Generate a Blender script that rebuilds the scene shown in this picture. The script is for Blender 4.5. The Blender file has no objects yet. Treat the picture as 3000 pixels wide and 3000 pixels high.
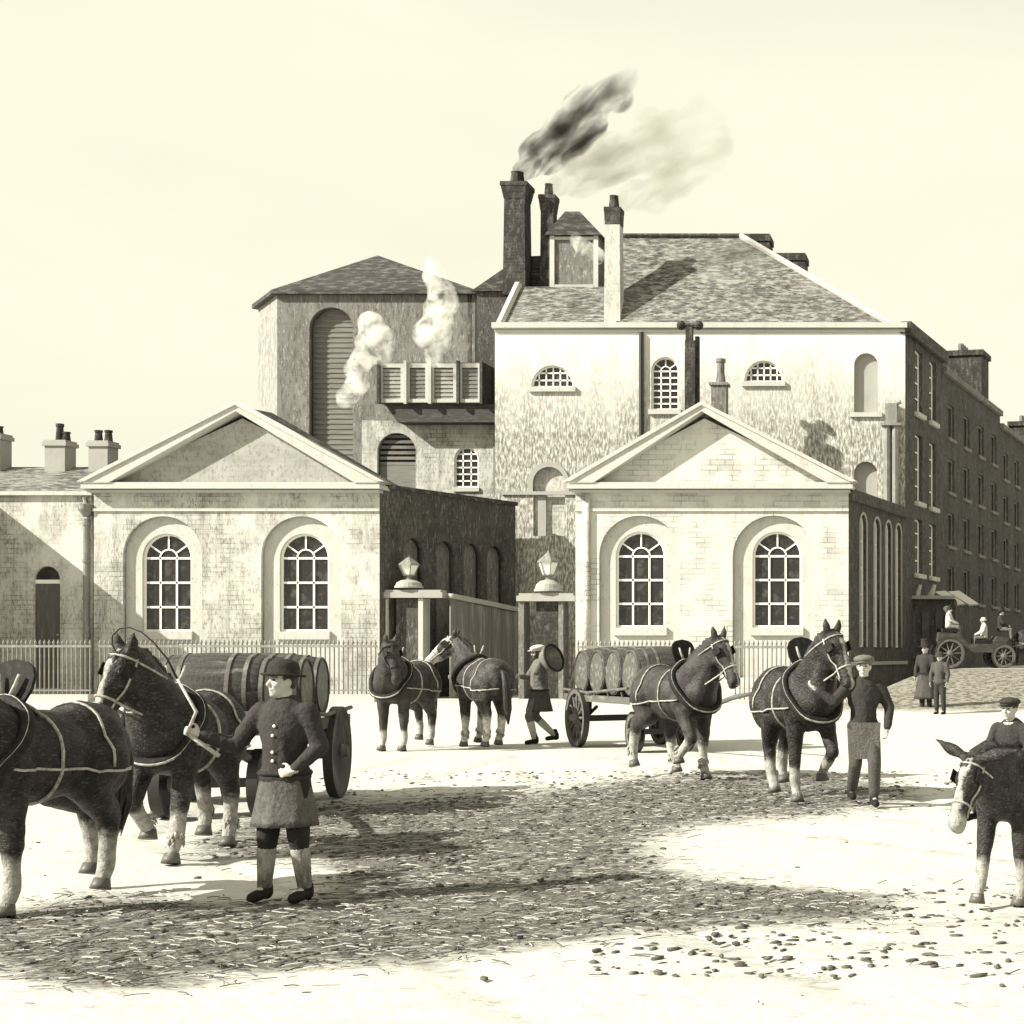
import bpy, bmesh, math, random
from mathutils import Vector, Matrix
from mathutils.bvhtree import BVHTree
from mathutils import noise as mnoise
random.seed(7)
R = math.radians
SC = bpy.context.scene
COL = SC.collection
F, VX, VY, H = 4500.0, 2900.0, 1915.0, 1.83      # focal length, vanishing point (3000 px frame), eye height

def s_ground(py): return H / (py - VY)
def P(px, py, s): return Vector(((px - VX) * s, F * s, H - (py - VY) * s))
def G(px, py, z=0.0):
    s = (H - z) / (py - VY); return Vector(((px - VX) * s, F * s, z))

# ------------------------------------------------------------------ objects
def tag(o, label=None, cat=None, group=None, kind=None):
    if label: o['label'] = label
    if cat: o['category'] = cat
    if group: o['group'] = group
    if kind: o['kind'] = kind
    return o
def thing(name, label, cat, loc=(0, 0, 0), rz=0.0, group=None, scale=1.0):
    o = bpy.data.objects.new(name, None); COL.objects.link(o)
    o.empty_display_size = 0.2
    o.location = loc; o.rotation_euler = (0, 0, rz); o.scale = (scale,) * 3
    return tag(o, label, cat, group)
def link_mesh(name, me, m=None, parent=None, smooth=False):
    o = bpy.data.objects.new(name, me); COL.objects.link(o)
    if m is not None:
        me.materials.clear(); me.materials.append(m)
    if smooth:
        for p in me.polygons: p.use_smooth = True
    if parent is not None: o.parent = parent
    return o
def bm_mesh(bm, name='m'):
    me = bpy.data.meshes.new(name)
    bmesh.ops.recalc_face_normals(bm, faces=bm.faces)
    bm.to_mesh(me); bm.free(); return me
def obj(name, bm, m=None, parent=None, smooth=False, world=False):
    """link a bmesh as one object; world=True when its points are world points and the parent sits unrotated at a location"""
    me = bm_mesh(bm, name)
    if world and parent is not None:
        off = Vector((0, 0, 0)); p = parent
        while p is not None: off += Vector(p.location); p = p.parent
        me.transform(Matrix.Translation(-off))
    return link_mesh(name, me, m, parent, smooth)
def add_mesh(bm, me, mat=None):
    t = bmesh.new(); t.from_mesh(me)
    if mat is not None: t.transform(mat)
    tmp = bpy.data.meshes.new('t'); t.to_mesh(tmp); t.free(); bm.from_mesh(tmp); bpy.data.meshes.remove(tmp)

# ------------------------------------------------------------------ shapes
def box(bm, c, d, rot=None):
    m = Matrix.Translation(Vector(c))
    if rot is not None: m = m @ rot.to_4x4()
    m = m @ Matrix.Diagonal((d[0], d[1], d[2], 1))
    bmesh.ops.create_cube(bm, size=1, matrix=m)
def hexa(bm, q0, q1):
    """solid between two quads (lists of four points in the same order)"""
    a = [bm.verts.new(p) for p in q0]; b = [bm.verts.new(p) for p in q1]
    bm.faces.new(a); bm.faces.new(b[::-1])
    for i in range(4):
        j = (i + 1) % 4; bm.faces.new((a[j], a[i], b[i], b[j]))
def poly(bm, pts): return bm.faces.new([bm.verts.new(p) for p in pts])
def slab(bm, pts, vec):
    """a polygon pushed along vec into a solid"""
    vec = Vector(vec); n = len(pts)
    a = [bm.verts.new(p) for p in pts]; b = [bm.verts.new(Vector(p) + vec) for p in pts]
    bm.faces.new(a); bm.faces.new(b[::-1])
    for i in range(n):
        j = (i + 1) % n; bm.faces.new((a[j], a[i], b[i], b[j]))
def frame_for(d):
    d = Vector(d).normalized()
    a = Vector((0, 0, 1)) if abs(d.z) < 0.9 else Vector((1, 0, 0))
    u = d.cross(a).normalized(); v = d.cross(u).normalized()
    return u, v
def tube(bm, pts, r, seg=6, closed=False, cap=True, flat=1.0):
    pts = [Vector(p) for p in pts]; n = len(pts)
    rs = r if isinstance(r, (list, tuple)) else [r] * n
    rings = []; pu = None
    for i in range(n):
        if closed: d = pts[(i + 1) % n] - pts[i - 1]
        else: d = pts[min(i + 1, n - 1)] - pts[max(i - 1, 0)]
        if d.length < 1e-9: d = Vector((0, 0, 1))
        d.normalize()
        if pu is None: u, v = frame_for(d)
        else:
            u = pu - d * pu.dot(d)
            u = u.normalized() if u.length > 1e-6 else frame_for(d)[0]
            v = d.cross(u)
        pu = u
        rings.append([bm.verts.new(pts[i] + (u * math.cos(2 * math.pi * k / seg) + v * flat * math.sin(2 * math.pi * k / seg)) * rs[i]) for k in range(seg)])
    m = n if closed else n - 1
    for i in range(m):
        a, b = rings[i], rings[(i + 1) % n]
        for k in range(seg):
            l = (k + 1) % seg; bm.faces.new((a[k], a[l], b[l], b[k]))
    if cap and not closed:
        bm.faces.new(rings[0][::-1]); bm.faces.new(rings[-1])
def lathe(bm, prof, seg=24, mat=None):
    """profile of (radius, z) turned about z"""
    mat = mat or Matrix.Identity(4); rings = []
    for r, z in prof:
        if r < 1e-5: rings.append([bm.verts.new(mat @ Vector((0, 0, z)))])
        else: rings.append([bm.verts.new(mat @ Vector((r * math.cos(2 * math.pi * k / seg), r * math.sin(2 * math.pi * k / seg), z))) for k in range(seg)])
    for a, b in zip(rings, rings[1:]):
        if len(a) == 1 and len(b) == 1: continue
        for k in range(seg):
            l = (k + 1) % seg
            if len(a) == 1: bm.faces.new((a[0], b[l], b[k]))
            elif len(b) == 1: bm.faces.new((a[k], a[l], b[0]))
            else: bm.faces.new((a[k], a[l], b[l], b[k]))
    for rg, rev in ((rings[0], True), (rings[-1], False)):
        if len(rg) > 2: bm.faces.new(rg[::-1] if rev else rg)
def ell(bm, c, r, rot=None, sub=2):
    m = Matrix.Translation(Vector(c))
    if rot is not None: m = m @ rot.to_4x4()
    m = m @ Matrix.Diagonal((r[0], r[1], r[2], 1))
    bmesh.ops.create_icosphere(bm, subdivisions=sub, radius=1, matrix=m)
def cap(bm, p0, r0, p1, r1, seg=12):
    """tapered limb with rounded ends"""
    p0 = Vector(p0); p1 = Vector(p1)
    ell(bm, p0, (r0,) * 3); ell(bm, p1, (r1,) * 3)
    if (p1 - p0).length > 1e-4: tube(bm, [p0, p1], [r0, r1], seg)
capsule = cap
def chain(bm, pts, rs):
    for i in range(len(pts) - 1): cap(bm, pts[i], rs[i], pts[i + 1], rs[i + 1])
def remesh(bm, voxel, smooth=4, fac=0.5):
    me = bm_mesh(bm); o = bpy.data.objects.new('tmp', me); COL.objects.link(o)
    m = o.modifiers.new('r', 'REMESH'); m.mode = 'VOXEL'; m.voxel_size = voxel
    if smooth:
        k = o.modifiers.new('s', 'SMOOTH'); k.factor = fac; k.iterations = smooth
    dg = bpy.context.evaluated_depsgraph_get(); dg.update()
    out = bpy.data.meshes.new_from_object(o.evaluated_get(dg))
    bpy.data.objects.remove(o); bpy.data.meshes.remove(me)
    for p in out.polygons: p.use_smooth = True
    return out
UX, UZ = Vector((1, 0, 0)), Vector((0, 0, 1))
def plate(bm, loops, depth, o, u=UX, v=UZ, back=True):
    """flat outline with holes given in metres (u,v), solid from plane o backwards by depth (front face in the plane)"""
    cu = bpy.data.curves.new('c', 'CURVE'); cu.dimensions = '2D'; cu.fill_mode = 'BOTH'; cu.extrude = depth / 2
    for lp in loops:
        sp = cu.splines.new('POLY'); sp.points.add(len(lp) - 1)
        for q, (a, b) in zip(sp.points, lp): q.co = (a, b, 0, 1)
        sp.use_cyclic_u = True
    ob = bpy.data.objects.new('c', cu); COL.objects.link(ob)
    dg = bpy.context.evaluated_depsgraph_get(); dg.update()
    me = bpy.data.meshes.new_from_object(ob.evaluated_get(dg))
    u = Vector(u).normalized(); v = Vector(v).normalized(); n = u.cross(v)
    o = Vector(o) - n * (depth / 2)
    M = Matrix(((u.x, v.x, n.x, o.x), (u.y, v.y, n.y, o.y), (u.z, v.z, n.z, o.z), (0, 0, 0, 1)))
    me.transform(M); t = bmesh.new(); t.from_mesh(me)
    bmesh.ops.remove_doubles(t, verts=t.verts, dist=1e-5)
    tmp = bpy.data.meshes.new('t'); t.to_mesh(tmp); t.free(); bm.from_mesh(tmp)
    bpy.data.objects.remove(ob); bpy.data.curves.remove(cu); bpy.data.meshes.remove(me); bpy.data.meshes.remove(tmp)
def rect(x0, y0, x1, y1): return [(x0, y0), (x1, y0), (x1, y1), (x0, y1)]
def arch(x0, x1, yb, yt, rise=None, n=16):
    """outline of an arched opening; yt is the crown"""
    w = (x1 - x0) / 2; c = (x0 + x1) / 2; rise = w if rise is None else rise
    ys = yt - rise
    pts = [(x0, yb), (x1, yb)]
    for k in range(n + 1):
        a = math.pi * k / n; pts.append((c + w * math.cos(a), ys + rise * math.sin(a)))
    if abs(ys - yb) < 1e-6: pts = pts[2:]
    return pts

# ------------------------------------------------------------------ materials
_M = {}
def neutral(c, k=.60):
    l = .3 * c[0] + .6 * c[1] + .1 * c[2]
    return tuple(x + (l - x) * k for x in c)
def mat(name, col, rough=0.9, layers=(), bump=0.0, bscale=30.0, spec=0.3, brick=None, attr=None):
    """layers: (scale xyz, lo, hi, colour, amount); brick: (w, h, mortar colour, amount) with courses up z; attr: (attribute, colour)"""
    if name in _M: return _M[name]
    col = neutral(col); layers = [(a, b_, c, neutral(d), e) for a, b_, c, d, e in layers]
    if brick: brick = (brick[0], brick[1], neutral(brick[2]), brick[3])
    if attr: attr = (attr[0], neutral(attr[1]))
    m = bpy.data.materials.new(name); m.use_nodes = True; nt = m.node_tree; N = nt.nodes; L = nt.links
    b = N['Principled BSDF']; b.inputs['Roughness'].default_value = rough
    b.inputs['Specular IOR Level'].default_value = spec
    tc = N.new('ShaderNodeTexCoord')
    rgb = N.new('ShaderNodeRGB'); rgb.outputs[0].default_value = (*col, 1); cur = rgb.outputs[0]
    def mix(a, colr, fac):
        x = N.new('ShaderNodeMix'); x.data_type = 'RGBA'
        L.new(fac, x.inputs[0]); L.new(a, x.inputs[6])
        if hasattr(colr, 'is_linked'): L.new(colr, x.inputs[7])
        else: x.inputs[7].default_value = (*colr, 1)
        return x.outputs[2]
    def mul(f, k):
        x = N.new('ShaderNodeMath'); x.operation = 'MULTIPLY'; L.new(f, x.inputs[0])
        if hasattr(k, 'is_linked'): L.new(k, x.inputs[1])
        else: x.inputs[1].default_value = k
        return x.outputs[0]
    if brick:
        w, h, mc, amt = brick
        sep = N.new('ShaderNodeSeparateXYZ'); L.new(tc.outputs['Object'], sep.inputs[0])
        ad = N.new('ShaderNodeMath'); ad.operation = 'ADD'; L.new(sep.outputs[0], ad.inputs[0]); L.new(sep.outputs[1], ad.inputs[1])
        cb = N.new('ShaderNodeCombineXYZ'); L.new(ad.outputs[0], cb.inputs[0]); L.new(sep.outputs[2], cb.inputs[1])
        bt = N.new('ShaderNodeTexBrick'); L.new(cb.outputs[0], bt.inputs['Vector'])
        bt.inputs['Scale'].default_value = 1; bt.inputs['Brick Width'].default_value = w; bt.inputs['Row Height'].default_value = h
        bt.inputs['Mortar Size'].default_value = h * 0.09; bt.inputs['Mortar Smooth'].default_value = 0.2
        bt.inputs['Color1'].default_value = (0, 0, 0, 1); bt.inputs['Color2'].default_value = (0.55, 0.55, 0.55, 1); bt.inputs['Mortar'].default_value = (1, 1, 1, 1)
        # bricks show only in patches: broken by a noise
        nz = N.new('ShaderNodeTexNoise'); nz.inputs['Scale'].default_value = 0.9; nz.inputs['Detail'].default_value = 4
        L.new(tc.outputs['Object'], nz.inputs['Vector'])
        rp = N.new('ShaderNodeMapRange'); rp.inputs[1].default_value = 0.42; rp.inputs[2].default_value = 0.62; L.new(nz.outputs[0], rp.inputs[0])
        cur = mix(cur, mc, mul(mul(bt.outputs['Color'], rp.outputs[0]), amt))
    for i, (sc, lo, hi, c2, amt) in enumerate(layers):
        mp = N.new('ShaderNodeMapping'); mp.inputs['Scale'].default_value = sc; mp.inputs['Location'].default_value = (i * 3.7, i * 1.3, i * 2.1)
        L.new(tc.outputs['Object'], mp.inputs[0])
        nz = N.new('ShaderNodeTexNoise'); nz.inputs['Scale'].default_value = 1; nz.inputs['Detail'].default_value = 6; nz.inputs['Roughness'].default_value = 0.65
        L.new(mp.outputs[0], nz.inputs['Vector'])
        rp = N.new('ShaderNodeMapRange'); rp.inputs[1].default_value = lo; rp.inputs[2].default_value = hi; L.new(nz.outputs[0], rp.inputs[0])
        cur = mix(cur, c2, mul(rp.outputs[0], amt))
    if attr:
        at = N.new('ShaderNodeAttribute'); at.attribute_name = attr[0]
        cur = mix(cur, attr[1], at.outputs['Fac'])
    L.new(cur, b.inputs['Base Color'])
    if bump:
        nz = N.new('ShaderNodeTexNoise'); nz.inputs['Scale'].default_value = bscale; nz.inputs['Detail'].default_value = 5
        L.new(tc.outputs['Object'], nz.inputs['Vector'])
        bp = N.new('ShaderNodeBump'); bp.inputs['Strength'].default_value = bump; bp.inputs['Distance'].default_value = 0.05
        L.new(nz.outputs[0], bp.inputs['Height']); L.new(bp.outputs[0], b.inputs['Normal'])
    _M[name] = m; return m

INK = (0.022, 0.019, 0.014)
SOOT = (0.07, 0.064, 0.05)
GREY = (0.24, 0.225, 0.18)
PALE = (0.74, 0.70, 0.55)
STUCCO = mat('stucco', (0.55, 0.53, 0.425), 0.9, [((2.2, 2.2, 0.35), 0.55, 0.75, (0.36, 0.34, 0.27), 0.55), ((9, 9, 3), 0.58, 0.68, (0.16, 0.15, 0.12), 0.4), ((0.5, 0.5, 0.4), 0.5, 0.7, (0.52, 0.49, 0.38), 0.5)], 0.15, 12, brick=(0.62, 0.21, (0.14, 0.13, 0.105), 0.75))
STUCCO_WORN = mat('worn_stucco', (0.50, 0.475, 0.375), 0.92, [((2.6, 2.6, 0.4), 0.45, 0.68, (0.19, 0.175, 0.14), 0.7), ((16, 16, 5), 0.52, 0.62, (0.09, 0.083, 0.062), 0.6), ((0.45, 0.45, 0.35), 0.5, 0.62, (0.62, 0.59, 0.47), 0.7)], 0.2, 12, brick=(0.55, 0.19, (0.10, 0.092, 0.075), 0.8))
TRIM = mat('pale_stone_trim', (0.47, 0.45, 0.365), 0.85, [((3, 3, 1), 0.5, 0.75, (0.32, 0.3, 0.24), 0.55), ((11, 11, 6), .58, .68, (.14, .13, .1), .45)], 0.1, 20)
TRIM_GREY = mat('weathered_stone_trim', (0.34, 0.32, 0.26), 0.85, [((3, 3, 1), 0.5, 0.7, (0.26, 0.24, 0.19), 0.5)], 0.1, 20)
TYMP = mat('tympanum_plaster', (0.36, 0.34, 0.275), 0.9, [((0.5, 0.5, 1.1), 0.45, 0.6, (0.26, 0.24, 0.19), 0.7), ((9, 9, 5), 0.52, 0.62, (0.16, 0.145, 0.11), 0.5)], 0.2, 12, brick=(0.5, 0.2, (0.2, 0.18, 0.14), 0.4))
BRICK = mat('shade_dark_brick', (0.055, 0.049, 0.038), 0.92, [((1.5, 1.5, 0.5), 0.4, 0.7, (0.12, 0.11, 0.086), 0.6), ((14, 14, 4), 0.5, 0.62, INK, 0.7), ((10, 10, 3), 0.56, 0.64, (0.25, 0.23, 0.185), 0.5)], 0.3, 15, brick=(0.46, 0.16, (0.16, 0.147, 0.115), 0.35))  # brick darkened so the right-facing flanks carry their shade in the colour
BRICK_MID = mat('tower_brick', (0.165, 0.152, 0.122), 0.92, [((1.2, 1.2, 0.3), 0.46, 0.72, (0.27, 0.25, 0.20), 0.7), ((9, 9, 2.2), 0.5, 0.62, (0.075, 0.066, 0.05), 0.7), ((12, 12, 3), 0.58, 0.66, (0.5, 0.47, 0.38), 0.5)], 0.3, 15, brick=(0.46, 0.16, (0.08, 0.07, 0.055), 0.4))
SLATE = mat('slate_roof', (0.10, 0.092, 0.072), 0.75, [((2.2, 5, 6.5), 0.44, 0.60, (0.34, 0.32, 0.255), 0.7), ((2.6, 10, 13.0), 0.52, 0.60, INK, 0.9), ((0.35, 0.35, 0.35), 0.52, 0.7, (0.30, 0.28, 0.22), 0.4)], 0.25, 10, brick=(0.7, 0.32, INK, 0.7))
SLATE_DARK = mat('dark_slate', (0.038, 0.034, 0.027), 0.75, [((1.8, 4, 6.0), 0.47, 0.64, (0.2, 0.185, 0.15), 0.6), ((1.2, 8, 12.0), 0.5, 0.6, INK, 0.8)], 0.25, 10)
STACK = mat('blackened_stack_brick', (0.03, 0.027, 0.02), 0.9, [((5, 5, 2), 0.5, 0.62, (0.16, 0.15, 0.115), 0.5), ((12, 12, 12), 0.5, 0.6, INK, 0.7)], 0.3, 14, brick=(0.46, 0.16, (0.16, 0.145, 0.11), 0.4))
STACK_PALE = mat('pale_stack_brick', (0.5, 0.475, 0.38), 0.9, [((5, 5, 2), 0.5, 0.65, (0.3, 0.28, 0.22), 0.5), ((14, 14, 6), 0.56, 0.62, (0.12, 0.11, 0.085), 0.5)], 0.3, 14, brick=(0.46, 0.16, (0.3, 0.28, 0.22), 0.3))
GLASS = mat('dark_window_glass', (0.02, 0.018, 0.014), 0.14, [((2.5, 2.5, 2.5), 0.5, 0.7, (0.10, 0.092, 0.075), 0.7)], spec=0.5)
WHITE = mat('white_painted_wood', (0.80, 0.77, 0.64), 0.6, [((8, 8, 8), 0.58, 0.75, (0.5, 0.47, 0.38), 0.3)])
DOOR = mat('dark_door_paint', (0.085, 0.077, 0.06), 0.6, [((9, 9, 1), 0.5, 0.65, (0.17, 0.155, 0.12), 0.5)])
IRON = mat('black_iron', (0.035, 0.031, 0.025), 0.5)
IRON_GREY = mat('grey_iron_paint', (0.20, 0.185, 0.145), 0.6, [((7, 7, 2), 0.5, 0.65, (0.38, 0.355, 0.28), 0.5)])
PLANK = mat('weathered_plank', (0.15, 0.138, 0.11), 0.85, [((10, 10, 0.8), 0.45, 0.65, (0.13, 0.115, 0.088), 0.7), ((3, 3, 0.4), 0.5, 0.7, (0.46, 0.43, 0.34), 0.5)], 0.2, 20)
LOUVRE = mat('louvre_board', (0.20, 0.185, 0.146), 0.85, [((1.0, 6, 8), 0.45, 0.62, (0.13, 0.118, 0.09), 0.7)])
DARKWOOD = mat('tarred_wood', (0.05, 0.044, 0.034), 0.8, [((3, 12, 12), 0.5, 0.65, (0.14, 0.125, 0.095), 0.5)], 0.2, 20)
# ================================================================== the setting
def frame_u(px, s): return (px - VX) * s
def zz(py, s): return H - (py - VY) * s

S0 = s_ground(2048); D0 = F * S0            # street fronts of the two lodges
SM = S0 * 1.138; DM = F * SM                # front of the brewery behind them
SKEW = Vector(((2650 - VX) * SM * 0, 1, 0))
_a = Vector(((2650 - VX) * SM, DM, 0)); _b = Vector(((2760 - VX) * SM * 1.101, DM * 1.101, 0))
STREET = (_b - _a).normalized()             # line of the side street

def P2(px, py, s): return ((px - VX) * s, H - (py - VY) * s)
def loop_px(pts, s): return [P2(a, b, s) for a, b in pts]
def arch_px(x0, x1, yb, yt, s, rise=None, n=18):
    a = P2(x0, yb, s); b = P2(x1, yt, s)
    return arch(a[0], b[0], a[1], b[1], None if rise is None else rise * s, n)
def rect_px(x0, yt, x1, yb, s): 
    a = P2(x0, yb, s); b = P2(x1, yt, s); return rect(a[0], a[1], b[0], b[1])

def sash(root, name, x0, x1, yb, yt, D, cols, rows, label=None, rise=None, fan=True, bar=0.05, sill=None, glass_back=0.16, o=None, u=UX, framew=0.07):
    """arched glazed window in a wall plane: window (outer frame) > glazing_bar, pane, sill. metres in the plane"""
    o = Vector((0, D, 0)) if o is None else Vector(o)
    n = Vector(u).normalized().cross(UZ)
    w = (x1 - x0) / 2; c = (x0 + x1) / 2; rise = w if rise is None else rise
    ys = yt - rise
    bm = bmesh.new()
    plate(bm, [arch(x0, x1, yb, yt, rise), arch(x0 + framew, x1 - framew, yb + framew, yt - framew, max(rise - framew, 0.02))], 0.10, o - n * (glass_back - 0.08), u)
    fr = obj(name, bm, WHITE, root, world=True)
    if label: fr['label'] = label
    off = Vector((0, 0, 0)); p = root
    while p is not None: off += Vector(p.location); p = p.parent
    def sub(nm, bm, m):
        me = bm_mesh(bm, nm); me.transform(Matrix.Translation(-off)); return link_mesh(nm, me, m, fr)
    bm = bmesh.new(); plate(bm, [arch(x0 + 0.02, x1 - 0.02, yb + 0.02, yt - 0.02, max(rise - 0.02, 0.02))], 0.03, o - n * glass_back, u)
    sub('pane', bm, GLASS)
    bm = bmesh.new(); q = o - n * (glass_back - 0.06)
    def bar_uv(a, b, wd=bar):
        a = Vector(a); b = Vector(b); d = (b - a).normalized(); m_ = Vector((-d.y, d.x)) * wd / 2
        lp = [(a - m_), (b - m_), (b + m_), (a + m_)]
        plate(bm, [[(p_.x, p_.y) for p_ in lp]], 0.045, q, u)
    for k in range(1, cols):
        x = x0 + (x1 - x0) * k / cols
        t = (x - c) / w
        top = ys if fan else ys + rise * math.sqrt(max(0, 1 - t * t)) - framew * 0.5
        bar_uv((x, yb + framew * .5), (x, top))
    hh = ys if fan else yt
    for k in range(1, rows + 1):
        y = yb + (hh - yb) * k / rows
        if not fan and k == rows: continue
        t = 0 if y <= ys else (y - ys) / rise
        hw = w * math.sqrt(max(0, 1 - t * t)) - framew * .5
        if hw > 0.05: bar_uv((c - hw, y), (c + hw, y), bar * 1.15)
    if fan:
        ri = w * 0.36
        pts = [(c + ri * math.cos(math.pi * k / 8), ys + ri * math.sin(math.pi * k / 8)) for k in range(9)]
        for a, b in zip(pts, pts[1:]): bar_uv(a, b, bar * .8)
        for ang in (35, 90, 145):
            a_ = R(ang); bar_uv((c + ri * math.cos(a_), ys + ri * math.sin(a_)), (c + (w - framew * .6) * math.cos(a_), ys + (rise - framew * .6) * math.sin(a_)), bar * .8)
    sub('glazing_bar', bm, WHITE)
    if sill:
        bm = bmesh.new(); sw, sh, sd = sill
        plate(bm, [rect(x0 - sw, yb - sh, x1 + sw, yb - 0.003)], sd + glass_back, o + n * sd, u)
        sub('sill', bm, TRIM)
    return fr

def lodge(label, x0, x1, wins, s, flank_end, apex_px, wall_m, tymp_m, trim_m, group, eave=(1432, 1420), over=22):
    """street lodge with a pedimented front; px geometry at scale s"""
    D = F * s
    root = thing('gate_lodge', label, 'building', ((x0 + x1) / 2 * s - VX * s, D, 0), 0, group)
    bm = bmesh.new()
    X0, X1 = frame_u(x0, s), frame_u(x1, s); ztop = zz(1440, s)
    outs = [arch_px(a, b, 1985, t, s) for (a, b, t, *_r) in wins]
    plate(bm, [rect(X0, -0.3, X1, ztop)] + outs, 0.22, (0, D, 0))
    obj('wall', bm, wall_m, root, world=True)
    bm = bmesh.new()
    ins = [arch_px(w[3], w[4], w[6], w[5], s) for w in wins]
    plate(bm, [rect(X0 + .05, -0.3, X1 - .05, ztop - .05)] + ins, 0.30, (0, D + 0.225, 0))
    obj('recessed_wall', bm, trim_m, root, world=True)
    for w in wins:
        a = P2(w[3], w[6], s); b = P2(w[4], w[5], s)
        sash(root, 'window', a[0], b[0], a[1], b[1], D + 0.225, 3, 3, sill=(0.09, 0.32, 0.14), bar=0.075, glass_back=0.20, framew=0.085)
    # string course, cornice, pediment
    bm = bmesh.new()
    box(bm, ((X0 + X1) / 2, D - 0.035, zz(1494, s)), (X1 - X0 + .02, 0.10, 0.11))
    obj('string_course', bm, trim_m, root, world=True)
    e = over * s
    bm = bmesh.new()
    box(bm, ((X0 + X1) / 2, D + 0.1, zz(1441, s)), (X1 - X0 + .5 * e, 0.9, 0.10))
    box(bm, ((X0 + X1) / 2, D + 0.0, zz(1432, s) + 0.035), (X1 - X0 + 1.4 * e, 1.1, 0.16))
    box(bm, ((X0 + X1) / 2, D + 0.05, zz(1424, s) + 0.055), (X1 - X0 + .8 * e, 0.9, 0.12))
    obj('cornice', bm, trim_m, root, world=True)
    zc = zz(1418, s); A = P2(apex_px[0], apex_px[1], s)
    XL, XR = X0 - e * .9, X1 + e * .9
    bm = bmesh.new()
    poly2 = [(X0 + .2, zc), (X1 - .2, zc), (A[0], A[1] - .45)]
    plate(bm, [poly2], 0.2, (0, D + 0.12, 0)); obj('tympanum', bm, tymp_m, root, world=True)
    bm = bmesh.new(); th = 0.24
    plate(bm, [[(XL, zc + .01), (XL + 1.1, zc + .01), (A[0], A[1] - th), (A[0], A[1])]], 1.0, (0, D - 0.46, 0))
    plate(bm, [[(A[0], A[1]), (A[0], A[1] - th), (XR - 1.1, zc + .01), (XR, zc + .01)]], 1.0, (0, D - 0.462, 0))
    plate(bm, [[(XL - .12, zc + .05), (XL + .18, zc + .05), (A[0], A[1] - .0), (A[0], A[1] + .15)]], 0.8, (0, D - 0.54, 0))
    plate(bm, [[(A[0], A[1] + .15), (A[0], A[1]), (XR - .18, zc + .05), (XR + .12, zc + .05)]], 0.8, (0, D - 0.542, 0))
    obj('raking_cornice', bm, trim_m, root, world=True)
    # flank to the right, back and roof
    fe = Vector(flank_end); f0 = Vector((X1, D, 0)); d = (fe - f0); ln = d.length; d.normalize()
    return root, f0, d, ln, X0, X1, ztop, A

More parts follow.
